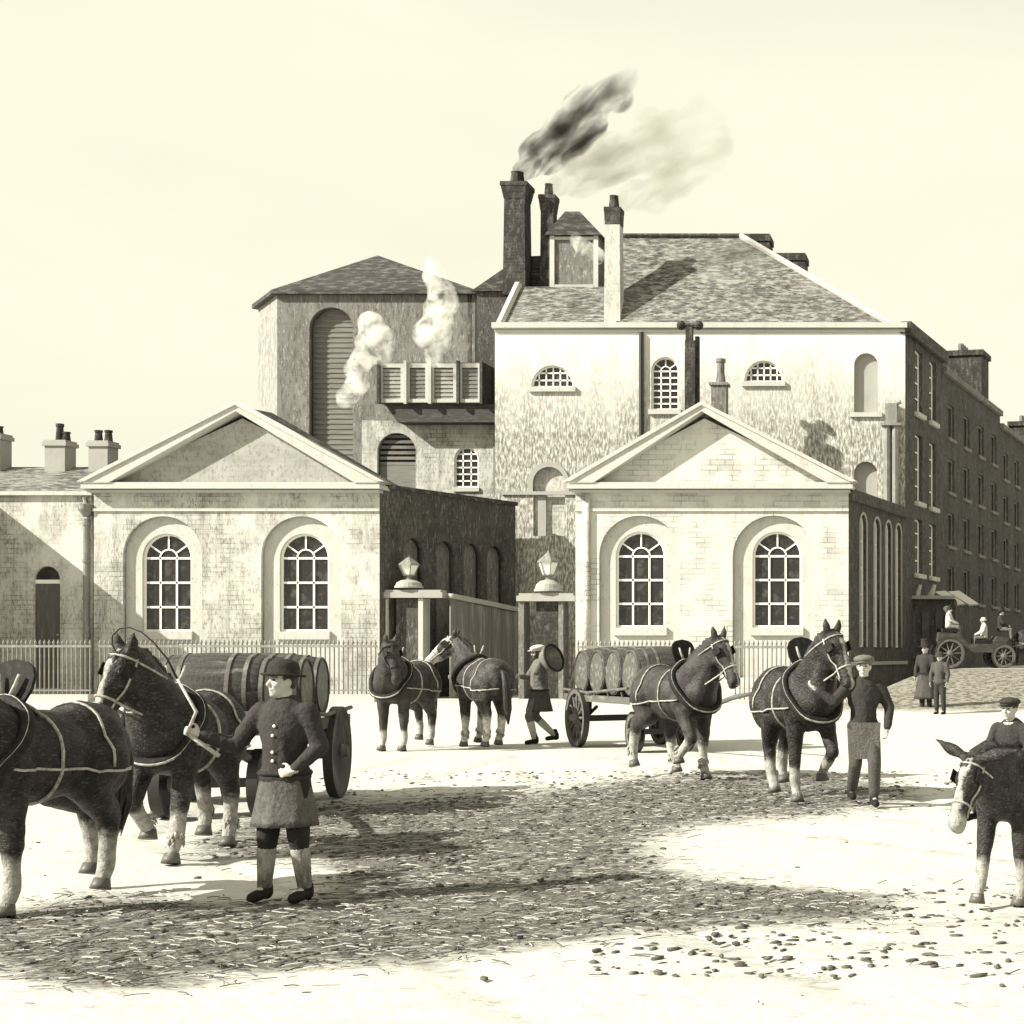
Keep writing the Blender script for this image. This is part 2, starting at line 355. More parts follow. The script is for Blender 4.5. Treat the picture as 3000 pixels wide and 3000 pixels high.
def build_lodges():
    # left lodge
    wins = [(360, 592, 1512, 408, 552, 1562, 1850), (765, 1000, 1512, 812, 956, 1562, 1850)]
    sE = S0 * 1.123
    fe = Vector(((1510 - VX) * sE, F * sE, 0))
    r, f0, d, ln, X0, X1, zt, A = lodge('stained stucco lodge with two arched windows left of the gateway', 275, 1112, wins, S0, fe, (706, 1192), STUCCO_WORN, TYMP, TRIM, 'gate lodges')
    bm = bmesh.new(); holes = []
    for k, u0 in enumerate((0.16, 0.39, 0.59, 0.77)):
        a = u0 * ln; holes.append(arch(a, a + 0.135 * ln, 1.0, zt - 1.75 + .0 * k))
    plate(bm, [rect(0.0, -.3, ln, zt + .15)] + holes, 0.3, f0 + Vector((.004, 0.0, 0)), d)
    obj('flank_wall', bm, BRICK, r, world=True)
    bm = bmesh.new(); n = d.cross(UZ)
    plate(bm, [rect(0.02, -.3, ln - .02, zt)], 0.2, f0 - n * 0.302, d)
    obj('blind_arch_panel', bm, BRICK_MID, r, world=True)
    bm = bmesh.new()
    plate(bm, [rect(0.4, zt + .152, ln + .05, zt + .32)], 0.5, f0 + n * 0.10, d)
    obj('coping', bm, SLATE_DARK, r, world=True)
    bm = bmesh.new(); bk = Vector((d.x, d.y, 0)) * ln
    pts = [Vector((X0 - .2, D0 + .4, zt + .35)), Vector((X1 - .15, D0 + .4, zt + .30)), Vector((A[0], D0 + .4, A[1] + .02))]
    slab(bm, pts, d * 1.3); slab(bm, [Vector((X0 - .1, D0 + 1.8, zt - .05)), Vector((X1 - .1, D0 + 1.8, zt - .05)), Vector((X1 - .1, D0 + 1.8, zt + .1)), Vector((X0 - .1, D0 + 1.8, zt + .1))], d * (ln - 2)); obj('roof', bm, SLATE_DARK, r, world=True)
    bm = bmesh.new()
    plate(bm, [rect(X0 + .2, -.3, X1 + bk.x - .3, zt)], .3, (0, D0 + bk.y - .35, 0)); obj('back_wall', bm, BRICK, r, world=True)
    # right lodge
    wins = [(1755, 1992, 1510, 1800, 1945, 1556, 1838), (2146, 2388, 1510, 2202, 2346, 1556, 1838)]
    fe = Vector(((2655 - VX) * SM, DM - .1, 0))
    r, f0, d, ln, X0, X1, zt, A = lodge('clean cream lodge with two arched windows right of the gateway', 1686, 2486, wins, S0, fe, (2062, 1192), STUCCO, STUCCO, TRIM, 'gate lodges')
    n = d.cross(UZ)
    bm = bmesh.new(); holes = []; wl = []
    for k, u0 in enumerate((0.17, 0.40, 0.60, 0.785)):
        a = u0 * ln; b = a + 0.105 * ln; holes.append(arch(a, b, 1.05 + .15 + .9, zt - .75)); wl.append((a, b))
    plate(bm, [rect(0.0, -.3, ln, zt - .35)] + holes, 0.3, f0 + Vector((.004, 0, 0)), d)
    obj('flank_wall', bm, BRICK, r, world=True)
    for a, b in wl:
        sash(r, 'window', a + .005, b - .005, 2.1, zt - .75, 0, 2, 5, o=f0 + n * 0.02, u=d, bar=.05, glass_back=.22, fan=False, label='tall narrow flank window')
    bm = bmesh.new()
    for (a, b) in wl: plate(bm, [arch(a - .1, b + .1, 2.1, zt - .65), arch(a + .01, b - .01, 2.1, zt - .76)], .05, f0 + n * .054 , d)
    obj('window_surround', bm, TRIM_GREY, r, world=True)
    bm = bmesh.new()
    plate(bm, [rect(0.02, zt - .347, ln + .02, zt + .12)], 0.5, f0 + n * 0.16, d); obj('flank_cornice', bm, BRICK, r, world=True)
    bm = bmesh.new()
    plate(bm, [rect(-.01, 1.35, ln, 1.5)], 0.3, f0 + n * 0.08, d); obj('plinth_band', bm, TRIM_GREY, r, world=True)
    bm = bmesh.new(); bk = d * ln
    slab(bm, [Vector((X0 - .2, D0 + .4, zt + .33)), Vector((X1 - .05, D0 + .4, zt + .25)), Vector((A[0], D0 + .4, A[1] + .02))], d * 1.3); slab(bm, [Vector((X0 - .1, D0 + 1.8, zt - .05)), Vector((X1 - .1, D0 + 1.8, zt - .05)), Vector((X1 - .1, D0 + 1.8, zt + .09)), Vector((X0 - .1, D0 + 1.8, zt + .09))], d * (ln - 2))
    obj('roof', bm, SLATE, r, world=True)
    bm = bmesh.new(); plate(bm, [rect(-ln * 0 + 0, -.3, ln - .5, zt)], .3, (X0 + .31 + d.x * (ln - .6), D0 + d.y * (ln - .6), 0), Vector((-d.x, -d.y, 0)))
    obj('left_flank_wall', bm, STUCCO_WORN, r, world=True)
    # two chimneys standing on the roof behind the pediment
    s = S0 * 1.09; Dc = F * s
    bm = bmesh.new(); zb = zz(1225, s)
    box(bm, (frame_u(2024, s), Dc, (zb + zz(1000, s)) / 2), (30 * s, .5, zz(1000, s) - zb))
    box(bm, (frame_u(2020, s), Dc, (zz(1000, s) + zz(960, s)) / 2), (20 * s, .3, zz(960, s) - zz(1000, s)))
    box(bm, (frame_u(2042, s), Dc + .1, (zz(1225, s) + zz(985, s)) / 2), (12 * s, .2, zz(985, s) - zz(1225, s)))
    for px in (1996, 2047): ell(bm, (frame_u(px, s), Dc, zz(953, s)), (14 * s, .25, 14 * s))
    tube(bm, [Vector((frame_u(1990, s), Dc, zz(953, s))), Vector((frame_u(2052, s), Dc, zz(953, s)))], .13, 8)
    c = obj('chimney', bm, STACK, r, world=True); c['label'] = 'tall flue with a cross shaped cowl'
    bm = bmesh.new()
    box(bm, (frame_u(2105, s), Dc + .3, (zz(1230, s) + zz(1128, s)) / 2), (44 * s, .6, zz(1128, s) - zz(1230, s)))
    box(bm, (frame_u(2105, s), Dc + .3, zz(1126, s) + .03), (54 * s, .75, .12))
    lathe(bm, [(.24, zz(1124, s)), (.17, zz(1090, s)), (.17, zz(1060, s)), (.22, zz(1058, s)), (.22, zz(1048, s)), (0, zz(1048, s))], 14, Matrix.Translation((frame_u(2108, s), Dc + .3, 0)))
    c = obj('chimney', bm, BRICK_MID, r, world=True); c['label'] = 'short stack with one tapering pot'

def build_left_house():
    s = S0 * 1.003; D = F * s
    root = thing('low_house', 'low plain house with an arched dark door at the far left', 'house', (frame_u(60, s), D, 0))
    X0, X1 = frame_u(-150, s), frame_u(268, s); zt = zz(1452, s)
    dx0, dx1 = frame_u(96, s), frame_u(176, s)
    dl = arch(dx0, dx1, zz(2016, s), zz(1658, s))
    bm = bmesh.new(); plate(bm, [rect(X0, -.3, X1, zt), dl], .35, (0, D, 0)); obj('wall', bm, STUCCO_WORN, root, world=True)
    bm = bmesh.new(); plate(bm, [rect(X0, zt + .002, X1 + .1, zt + .16)], .6, (0, D - .2, 0)); obj('eaves_gutter', bm, TRIM, root, world=True)
    # door
    zs = zz(1705, s)
    bm = bmesh.new(); plate(bm, [rect(dx0 + .005, zz(2016, s), dx1 - .005, zs - .06)], .08, (0, D + .2, 0))
    for px in (116, 156):
        for (a, b) in ((1730, 1800), (1815, 1900), (1915, 1995)):
            plate(bm, [rect(frame_u(px - 12, s), zz(b, s), frame_u(px + 12, s), zz(a, s))], .03, (0, D + .185, 0))
    door = obj('door', bm, DOOR, root, world=True)
    def sub(nm, bm, m):
        me = bm_mesh(bm, nm); me.transform(Matrix.Translation(-Vector(root.location))); return link_mesh(nm, me, m, door)
    bm = bmesh.new(); plate(bm, [rect(dx0 + .005, zs - .057, dx1 - .005, zs + .10)], .12, (0, D + .16, 0)); sub('transom', bm, WHITE)
    bm = bmesh.new(); plate(bm, [arch(dx0 + .01, dx1 - .01, zs + .102, zz(1659, s))], .04, (0, D + .22, 0)); sub('fanlight', bm, GLASS)
    bm = bmesh.new(); ell(bm, (dx1 - .15, D + .1, zz(1860, s)), (.05, .05, .05)); sub('handle', bm, TRIM_GREY)
    # roof behind, ridge and chimneys
    z1 = zz(1368, s * 1.06)
    bm = bmesh.new()
    hexa(bm, [Vector((X0, D + .1, zt + .16)), Vector((X1 + 1.4, D + .7, zt + .16)), Vector((X1 + 1.8, D * 1.06, z1)), Vector((X0, D * 1.06, z1))],
         [Vector((X0, D + .1, zt - .3)), Vector((X1 + 1.4, D + .7, zt - .3)), Vector((X1 + 1.8, D * 1.06 + 3, zt - .3)), Vector((X0, D * 1.06 + 3, zt - .3))])
    obj('roof', bm, SLATE, root, world=True)
    sc = s * 1.055; Dc = F * sc
    def chim(a, b, yt, pots, lab):
        bm = bmesh.new(); zb = zz(1385, sc); zt_ = zz(yt, sc)
        x = (frame_u(a, sc) + frame_u(b, sc)) / 2; w = (b - a) * sc
        box(bm, (x, Dc, (zb + zt_) / 2), (w * .84, .8, zt_ - zb)); box(bm, (x, Dc, zt_ - .06), (w, .95, .16)); box(bm, (x, Dc, zt_ + .05), (w * .9, .85, .12))
        c = obj('chimney', bm, TRIM_GREY, root, world=True); c['label'] = lab
        off = Vector(root.location)
        for k, (dx, ht) in enumerate(pots if isinstance(pots, list) else []):
            bm = bmesh.new(); lathe(bm, [(.17, 0), (.13, ht * .8), (.16, ht * .82), (.16, ht), (0, ht)], 12, Matrix.Translation(Vector((x + dx, Dc, zt_ + .1)) - off))
            link_mesh('chimney_pot', bm_mesh(bm), STACK, c)
    chim(142, 212, 1300, [(-.02, .75), (.26, .4)], 'chimney with one tall and one short pot')
    chim(270, 336, 1302, [(-.2, .5), (.22, .5)], 'chimney with two even pots')
    chim(-40, 22, 1280, [(.1, .35)], 'chimney cut by the picture edge')
    # rain pipe with hopper head
    p = thing('drainpipe', 'dark drainpipe with a hopper head between low house and left lodge', 'drainpipe', (frame_u(258, s), D - .12, 0))
    bm = bmesh.new(); tube(bm, [(0, 0, 0), (0, 0, zz(1520, s))], .12, 10)
    for k in range(5): tube(bm, [(0, 0, 1 + k * 1.5), (0, 0, 1.12 + k * 1.5)], .15, 10)
    obj('pipe', bm, IRON_GREY, p)
    bm = bmesh.new(); z = zz(1515, s)
    lathe(bm, [(.12, z), (.30, z + .3), (.33, z + .5), (.25, z + .52), (0, z + .52)], 14)
    tube(bm, [(0, 0, z + .45), (-.1, .05, z + .75), (.1, .1, z + .95)], .09, 8); obj('hopper_head', bm, IRON_GREY, p)
    # wing of the same street row that stands outside the frame and shades this wall
    w = thing('unseen_neighbour_house', 'unseen brick house standing forward of the low house, beyond the left edge', 'house', (frame_u(-300, s), D - 3, 0))
    bm = bmesh.new(); xw = frame_u(-75, s)
    box(bm, (xw - 4, D - 2.6, 4.15), (8, 5.1, 8.6)); obj('wall', bm, BRICK_MID, w, world=True)
    bm = bmesh.new(); slab(bm, [Vector((xw - 8.2, D - 5.4, 8.452)), Vector((xw + .1, D - 5.4, 8.452)), Vector((xw - 4, D - 5.4, 9.6))], (0, 5.3, 0)); obj('roof', bm, SLATE, w, world=True)

def build_brewery():
    s = SM; D = DM; st = STREET
    root = thing('brewery_block', 'tall cream brewery block with big slate hip roof and lunette windows', 'building', (frame_u(2050, s), D, 0))
    X0, X1 = frame_u(1450, s), frame_u(2652, s); zt = zz(962, s)
    wall_m = mat('brewery_stucco', (0.67, 0.645, 0.52), 0.9, [((2.2, 2.2, 0.3), 0.52, 0.72, (0.45, 0.42, 0.33), 0.5)], 0.15, 12, brick=(0.5, 0.2, (0.4, 0.37, 0.29), 0.2))
    # weathering with its own ragged edge: whitewash above, bare stained render below
    nt = wall_m.node_tree; N = nt.nodes; L = nt.links; b = N['Principled BSDF']; src = b.inputs['Base Color'].links[0].from_socket
    tc = N.new('ShaderNodeTexCoord'); sep = N.new('ShaderNodeSeparateXYZ'); L.new(tc.outputs['Object'], sep.inputs[0])
    def noise(sc, det=6):
        mp = N.new('ShaderNodeMapping'); mp.inputs['Scale'].default_value = sc; L.new(tc.outputs['Object'], mp.inputs[0])
        n_ = N.new('ShaderNodeTexNoise'); n_.inputs['Scale'].default_value = 1; n_.inputs['Detail'].default_value = det; n_.inputs['Roughness'].default_value = .65; L.new(mp.outputs[0], n_.inputs['Vector']); return n_.outputs[0]
    def mr(v, a, b_, c=0, d=1):
        r_ = N.new('ShaderNodeMapRange'); r_.inputs[1].default_value = a; r_.inputs[2].default_value = b_; r_.inputs[3].default_value = c; r_.inputs[4].default_value = d; L.new(v, r_.inputs[0]); return r_.outputs[0]
    def mth(op, a, b_):
        m_ = N.new('ShaderNodeMath'); m_.operation = op
        for i, q in enumerate((a, b_)):
            if isinstance(q, float): m_.inputs[i].default_value = q
            else: L.new(q, m_.inputs[i])
        return m_.outputs[0]
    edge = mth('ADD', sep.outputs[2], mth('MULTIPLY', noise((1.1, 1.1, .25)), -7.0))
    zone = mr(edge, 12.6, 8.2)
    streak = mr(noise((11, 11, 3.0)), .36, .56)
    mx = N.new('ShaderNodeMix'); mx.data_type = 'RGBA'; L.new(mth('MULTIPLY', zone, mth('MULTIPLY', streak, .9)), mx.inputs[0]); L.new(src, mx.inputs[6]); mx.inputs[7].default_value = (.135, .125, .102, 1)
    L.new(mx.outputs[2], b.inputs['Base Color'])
    lun1 = arch_px(1556, 1680, 1134, 1070, s, 64); lun2 = arch_px(2180, 2294, 1118, 1056, s, 62)
    aw = arch_px(1908, 1988, 1200, 1046, s); niche = arch_px(2502, 2572, 1208, 1034, s)
    low = arch_px(1562, 1655, 1570, 1368, s); hood = arch_px(2502, 2570, 1500, 1352, s)
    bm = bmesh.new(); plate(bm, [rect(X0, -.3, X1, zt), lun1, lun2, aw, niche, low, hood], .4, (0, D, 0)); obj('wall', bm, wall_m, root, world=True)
    def w(x0, x1, yb, yt, cols, rows, rise, fan):
        a = P2(x0, yb, s); q = P2(x1, yt, s)
        sash(root, 'window', a[0], q[0], a[1], q[1], D, cols, rows, rise=rise, fan=fan, sill=(.12, .22, .14), bar=.06, glass_back=.22)
    w(1556, 1680, 1134, 1070, 6, 3, 64 * s, False); w(2180, 2294, 1118, 1056, 6, 3, 62 * s, False); w(1908, 1988, 1200, 1046, 3, 6, None, True)
    for (rc, dd, mm) in (((2494, 1025, 2580, 1215), .25, TRIM_GREY), ((1555, 1360, 1660, 1995), .22, STUCCO_WORN), ((2495, 1345, 2575, 1505), .3, TRIM_GREY)):
        bm = bmesh.new(); plate(bm, [rect_px(*rc, s)], .05, (0, D + dd, 0)); obj('blind_niche_panel', bm, mm, root, world=True)
    bm = bmesh.new(); plate(bm, [rect_px(2490, 1209, 2585, 1222, s)], .25, (0, D - .14, 0)); obj('niche_sill', bm, TRIM, root, world=True)
    bm = bmesh.new(); plate(bm, [arch_px(1548, 1668, 1442, 1354, s), arch_px(1562, 1655, 1442, 1368, s)], .14, (0, D - .06, 0)); plate(bm, [rect_px(1470, 1440, 1690, 1450, s)], .1, (0, D - .10, 0)); obj('arch_moulding', bm, TRIM_GREY, root, world=True)
    bm = bmesh.new(); plate(bm, [rect_px(1574, 1450, 1598, 1570, s)], .2, (0, D + .08, 0)); obj('pilaster', bm, TRIM_GREY, root, world=True)
    # parapet coping along the top
    bm = bmesh.new(); plate(bm, [rect(X0 - .1, zt + .002, X1 + .1, zt + .24)], .7, (0, D - .2, 0)); obj('coping', bm, TRIM, root, world=True)
    bm = bmesh.new(); plate(bm, [rect(X0, zt - .16, X1, zt - .03)], .12, (0, D - .1, 0)); obj('string_course', bm, TRIM_GREY, root, world=True)
    # pipes on the front
    bm = bmesh.new(); x = frame_u(1880, s); tube(bm, [(x, D - .1, zz(975, s)), (x, D - .1, zz(1440, s))], .11, 8); obj('drainpipe', bm, IRON, root, world=True)
    bm = bmesh.new()
    for px in (2600, 2624): tube(bm, [(frame_u(px, s), D - .2, zz(1248, s)), (frame_u(px, s), D - .2, 0)], .17, 8)
    box(bm, (frame_u(2612, s), D - .2, zz(1215, s)), (34 * s, .4, 60 * s)); box(bm, (frame_u(2612, s), D - .2, zz(1246, s)), (58 * s, .5, .12))
    tube(bm, [(frame_u(2612, s), D - .2, zz(1190, s)), (frame_u(2640, s), D - .3, zz(1180, s))], .1, 8)
    c = obj('drainpipe', bm, IRON_GREY, root, world=True); c['label'] = 'pair of stout pipes under a box head'
    # side wall along the side street
    ln = 8.2
    lnv = (_b - _a).length
    f0 = Vector((X1, D, 0)); n = st.cross(UZ); bm = bmesh.new(); holes = []; wl = []
    for (u0, u1) in ((.24, .43), (.62, .80)):
        for (za, zb) in ((13.2, 16.2), (9.0, 12.2), (5.6, 8.2)):
            holes.append(rect(u0 * lnv, za, u1 * lnv, zb)); wl.append((u0 * lnv, u1 * lnv, za, zb))
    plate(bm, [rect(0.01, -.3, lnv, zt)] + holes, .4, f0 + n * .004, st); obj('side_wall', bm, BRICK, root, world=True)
    for a, b_, za, zb in wl:
        sash(root, 'window', a + .005, b_ - .005, za, zb, 0, 2, 4, o=f0, u=st, rise=.12, fan=False, bar=.06, glass_back=.25, sill=(.1, .2, .2))
    bm = bmesh.new(); plate(bm, [rect(-.1, zt - .25, lnv + .05, zt + .3)], .5, f0 + n * .3, st); obj('side_cornice', bm, SLATE_DARK, root, world=True)
    # roof: hip with a long ridge
    sr = s * 1.05; Dr = F * sr; zr = zz(694, sr); sb = 1.101
    e0, e1 = Vector((frame_u(1800, s), D + .25, zt + .1)), Vector((X1 - .5, D + .25, zt + .1))
    r0, r1 = Vector((frame_u(1822, sr), Dr, zr)), Vector((frame_u(2170, sr), Dr, zr))
    b0, b1 = e0 + st * (lnv - .4), e1 + st * (lnv - .4)
    bm = bmesh.new(); vs = [bm.verts.new(p) for p in (e0, e1, b1, b0, r0, r1)]
    for f in ((0, 1, 5, 4), (1, 2, 5), (2, 3, 4, 5), (3, 0, 4), (3, 2, 1, 0)): bm.faces.new([vs[i] for i in f])
    roof = obj('roof', bm, SLATE, root, world=True)
    off = Vector(root.location)
    bm = bmesh.new(); tube(bm, [e1 - off + Vector((0, 0, .06)), r1 - off + Vector((0, 0, .06))], .15, 6); link_mesh('hip_ridge', bm_mesh(bm), TRIM, roof)
    bm = bmesh.new(); tube(bm, [r0 - off + Vector((0, 0, .04)), r1 - off + Vector((0, 0, .04))], .13, 6); link_mesh('ridge_tile', bm_mesh(bm), STACK, roof)
    # low roof on the left half with a pale verge
    q0, q1 = Vector((frame_u(1462, s), D + .3, zt + .12)), Vector((frame_u(1800, s) - .01, D + .3, zt + .12))
    s2 = s * 1.035; q3, q2 = Vector((frame_u(1518, s2), F * s2, zz(840, s2))), Vector((frame_u(1800, s2), F * s2, zz(840, s2)))
    bm = bmesh.new(); hexa(bm, [q0, q1, q2, q3], [Vector((v.x, v.y + .6, zt - .3)) for v in (q0, q1, q2, q3)]); obj('roof', bm, SLATE, root, world=True)['label'] = 'lower roof slope on the left half'
    bm = bmesh.new(); tube(bm, [q0 + Vector((-.1, 0, .05)), q3 + Vector((0, 0, .08))], .2, 6); obj('verge', bm, TRIM, root, world=True)
    # flat and rear gable behind the stacks
    s3 = s * 1.06
    bm = bmesh.new()
    g = [Vector((frame_u(1380, s3), F * s3, zz(852, s3))), Vector((frame_u(1660, s3), F * s3, zz(852, s3))), Vector((frame_u(1660, s3), F * s3, zz(745, s3))), Vector((frame_u(1525, s3), F * s3, zz(752, s3)))]
    slab(bm, g, (.8, 4, 0)); obj('rear_roof', bm, SLATE_DARK, root, world=True)
    bm = bmesh.new(); box(bm, ((frame_u(1394, s3) + frame_u(1800, s3)) / 2, F * s3 + 1.7, zz(850, s3) / 2), (frame_u(1800, s3) - frame_u(1394, s3), 3, zz(850, s3))); obj('rear_wall', bm, BRICK, root, world=True)
    # timber lantern on the roof
    s4 = s * 1.045; D4 = F * s4; bm = bmesh.new()
    xa, xb, za, zb = frame_u(1614, s4), frame_u(1752, s4), zz(846, s4), zz(692, s4)
    box(bm, ((xa + xb) / 2, D4 + 1, (za + zb) / 2 - .2), (xb - xa, 2, zb - za + .4)); lan = obj('roof_lantern', bm, BRICK_MID, root, world=True)
    def sub(nm, bm, m):
        me = bm_mesh(bm, nm); me.transform(Matrix.Translation(-off)); return link_mesh(nm, me, m, lan)
    bm = bmesh.new(); ap = (frame_u(1672, s4), zz(624, s4))
    slab(bm, [Vector((xa - .25, D4 - .25, zb)), Vector((xb + .25, D4 - .25, zb)), Vector((ap[0] + .5, D4 - .25, ap[1])), Vector((ap[0] - .2, D4 - .25, ap[1]))], (0, 2.6, 0)); sub('lantern_roof', bm, SLATE_DARK)
    bm = bmesh.new()
    for x in (xa + .08, xb - .08): box(bm, (x, D4 - .06, (za + zb) / 2), (.22, .1, zb - za))
    box(bm, ((xa + xb) / 2, D4 - .06, za + .1), (xb - xa - .4, .09, .16)); box(bm, ((xa + xb) / 2, D4 - .06, zb - .12), (xb - xa - .4, .09, .14)); sub('lantern_frame', bm, TRIM)
    # stacks
    def stack(px0, px1, yt, yb, ss, m, capm, lab, flare=1.18):
        Dk = F * ss; x = (frame_u(px0, ss) + frame_u(px1, ss)) / 2; w_ = (px1 - px0) * ss; z0, z1 = zz(yb, ss), zz(yt, ss)
        bm = bmesh.new(); a = w_ * .5
        def ring(z, r_): return [Vector((x - r_, Dk - r_, z)), Vector((x + r_, Dk - r_, z)), Vector((x + r_, Dk + r_, z)), Vector((x - r_, Dk + r_, z))]
        hexa(bm, ring(z0, a * 1.03), ring(z1 - .9, a * .93))
        c_ = obj('smoke_stack', bm, m, root, world=True); c_['label'] = lab
        bm = bmesh.new(); hexa(bm, ring(z1 - .898, a * .96), ring(z1 - .3, a * flare)); hexa(bm, ring(z1 - .298, a * flare * 1.04), ring(z1 - .1, a * flare * 1.04))
        lathe(bm, [(a * .7, z1 - .1), (a * .55, z1 + .45), (a * .6, z1 + .5), (0, z1 + .5)], 10, Matrix.Translation((x, Dk, 0)))
        me = bm_mesh(bm); me.transform(Matrix.Translation(-off)); link_mesh('stack_cap', me, capm, c_)
        return Vector((x, Dk, z1 + .4))
    t1 = stack(1484, 1548, 536, 870, s * 1.05, STACK, STACK, 'tallest blackened stack')
    t2 = stack(1588, 1628, 570, 870, s * 1.055, STACK, STACK, 'slimmer black stack in the middle')
    t3 = stack(1776, 1822, 606, 958, s * 1.012, STACK_PALE, STACK, 'pale stack rising from the front eaves', 1.02)
    # two broad chimneys on the far slope of the hip
    for k, (a, b_, yt, yb, q) in enumerate(((2172, 2262, 694, 800, 1.075), (2270, 2366, 750, 850, 1.075))):
        ss = s * q; bm = bmesh.new(); xc = (frame_u(a, ss) + frame_u(b_, ss)) / 2
        box(bm, (xc, F * ss, (zz(yt, ss) + zz(yb, ss)) / 2 - .6), ((b_ - a) * ss * .93, 1.2, zz(yt, ss) - zz(yb, ss) + 1.2)); box(bm, (xc, F * ss, zz(yt, ss) - .22), ((b_ - a) * ss, 1.3, .3))
        for j in (-1, 0, 1): lathe(bm, [(.2, zz(yt, ss) - .1), (.15, zz(yt, ss) + .12), (0, zz(yt, ss) + .12)], 8, Matrix.Translation((xc + j * .45, F * ss, 0)))
        c = obj('chimney', bm, STACK, root, world=True); c['label'] = ('upper broad chimney behind the hip', 'lower broad chimney behind the hip')[k]
    return t1, t2, t3

def build_tower():
    TOWER_SIDE = mat('sunlit_tower_side', (.30, .28, .225), .92, [((3, 3, 1.5), .45, .65, (.15, .138, .11), .7), ((12, 12, 4), .52, .62, (.08, .073, .058), .6)], .3, 15)  # paler than the front: sunlight on the left return put into the colour
    s = S0 * 1.32; D = F * s
    root = thing('brewhouse_tower', 'weathered gabled brewhouse tower with a giant arched recess behind the left lodge', 'building', (frame_u(1080, s), D, 0))
    X0, X1 = frame_u(812, s), frame_u(1392, s); ze = zz(864, s)
    rec = arch_px(906, 1034, 1500, 900, s, 62)
    bm = bmesh.new(); plate(bm, [rect(X0, -.3, X1, ze), rec], .5, (0, D, 0)); obj('wall', bm, BRICK_MID, root, world=True)
    bm = bmesh.new(); plate(bm, [rect_px(895, 890, 1045, 1510, s)], .1, (0, D + .48, 0)); obj('recess_panel', bm, LOUVRE, root, world=True)
    bm = bmesh.new()
    y = 930
    while y < 1400:
        plate(bm, [rect_px(907, y, 1033, y + 8, s)], .06, (0, D + .44, 0)); y += 15
    obj('louvre_slat', bm, LOUVRE, root, world=True)
    lc = Vector((frame_u(757, s * 1.04), F * s * 1.04, 0)); ld = (Vector((X0, D, 0)) - lc); ll = ld.length; ld.normalize()
    bm = bmesh.new(); plate(bm, [rect(0, -.3, ll - .01, ze)], .4, lc, ld); obj('side_wall', bm, TOWER_SIDE, root, world=True)
    d = Vector(((1450 - VX) * s * 1.05 - X1, F * s * .05, 0)); ln = d.length; d.normalize(); n = d.cross(UZ)
    bm = bmesh.new(); plate(bm, [rect(.01, -.3, ln, ze)], .4, Vector((X1, D, 0)) + n * .004, d); obj('side_wall', bm, STACK, root, world=True)  # shade of the right return painted in with near-black brick
    sa = s * 1.035; ap = Vector((frame_u(1106, sa), F * sa, zz(748, sa))); q = ld.cross(UZ)
    ea, eb = Vector((X0 - .15, D - .3, ze)), Vector((X1 + .1, D - .3, ze)); ec = lc + q * .3 - ld * .2 + Vector((0, 0, ze)); ed = Vector((X1 + d.x * 4 + .3, D + 4.2, ze)); ee = Vector((lc.x + 1, D + 5.5, ze))
    bm = bmesh.new(); up = Vector((0, 0, .22)); ring = [ea, eb, ed, ee, ec]
    vs0 = [bm.verts.new(p) for p in ring]; vs1 = [bm.verts.new(p + up) for p in ring]; va = bm.verts.new(ap)
    bm.faces.new(vs0[::-1])
    for i in range(5):
        j = (i + 1) % 5; bm.faces.new((vs0[i], vs0[j], vs1[j], vs1[i])); bm.faces.new((vs1[i], vs1[j], va))
    obj('hip_roof', bm, SLATE_DARK, root, world=True)
    bm = bmesh.new(); plate(bm, [rect(X0, -.3, X1, ze)], .3, (0, D + 3.9, 0)); obj('back_wall', bm, BRICK, root, world=True)
    # louvred cabin that juts from the tower
    s1 = S0 * 1.17; D1 = F * s1
    xa, xb, xc = frame_u(1112, s1), frame_u(1416, s1), frame_u(1448, s1 * 1.02)
    za, zb = zz(1182, s1), zz(1062, s1)
    bm = bmesh.new(); dep = D - D1
    hexa(bm, [Vector((xa, D1, za)), Vector((xb, D1, za)), Vector((xc, D1 + 1.4, za)), Vector((xa, D1 + dep, za))], [Vector((xa, D1, zb)), Vector((xb, D1, zb)), Vector((xc, D1 + 1.4, zb)), Vector((xa, D1 + dep, zb))])
    cab = obj('louvre_cabin', bm, BRICK_MID, root, world=True); off = Vector(root.location)
    def sub(nm, bm, m):
        me = bm_mesh(bm, nm); me.transform(Matrix.Translation(-off)); return link_mesh(nm, me, m, cab)
    edges = [1112, 1190, 1262, 1344, 1416]
    for i in range(4):
        bm = bmesh.new(); a, b_ = edges[i], edges[i + 1]
        plate(bm, [rect_px(a + 3, 1066, b_ - 3, 1180, s1), rect_px(a + 12, 1078, b_ - 14, 1170, s1)], .1, (0, D1 - .11, 0)); sub('panel_frame', bm, TRIM)
        bm = bmesh.new(); y = 1082
        while y < 1168:
            plate(bm, [rect_px(a + 12.5, y, b_ - 14.5, y + 7, s1)], .06, (0, D1 - .03, 0)); y += 12
        sub('louvre', bm, LOUVRE if i % 2 else TRIM_GREY)
    for px in (1112, 1190, 1262, 1344, 1412):
        bm = bmesh.new(); box(bm, (frame_u(px + 2, s1), D1 - .17, (za + zb) / 2), (.13, .16, zb - za + .1)); sub('mullion', bm, TRIM if px in (1190, 1262) else DARKWOOD)
    bm = bmesh.new(); s5 = s1 * 1.002
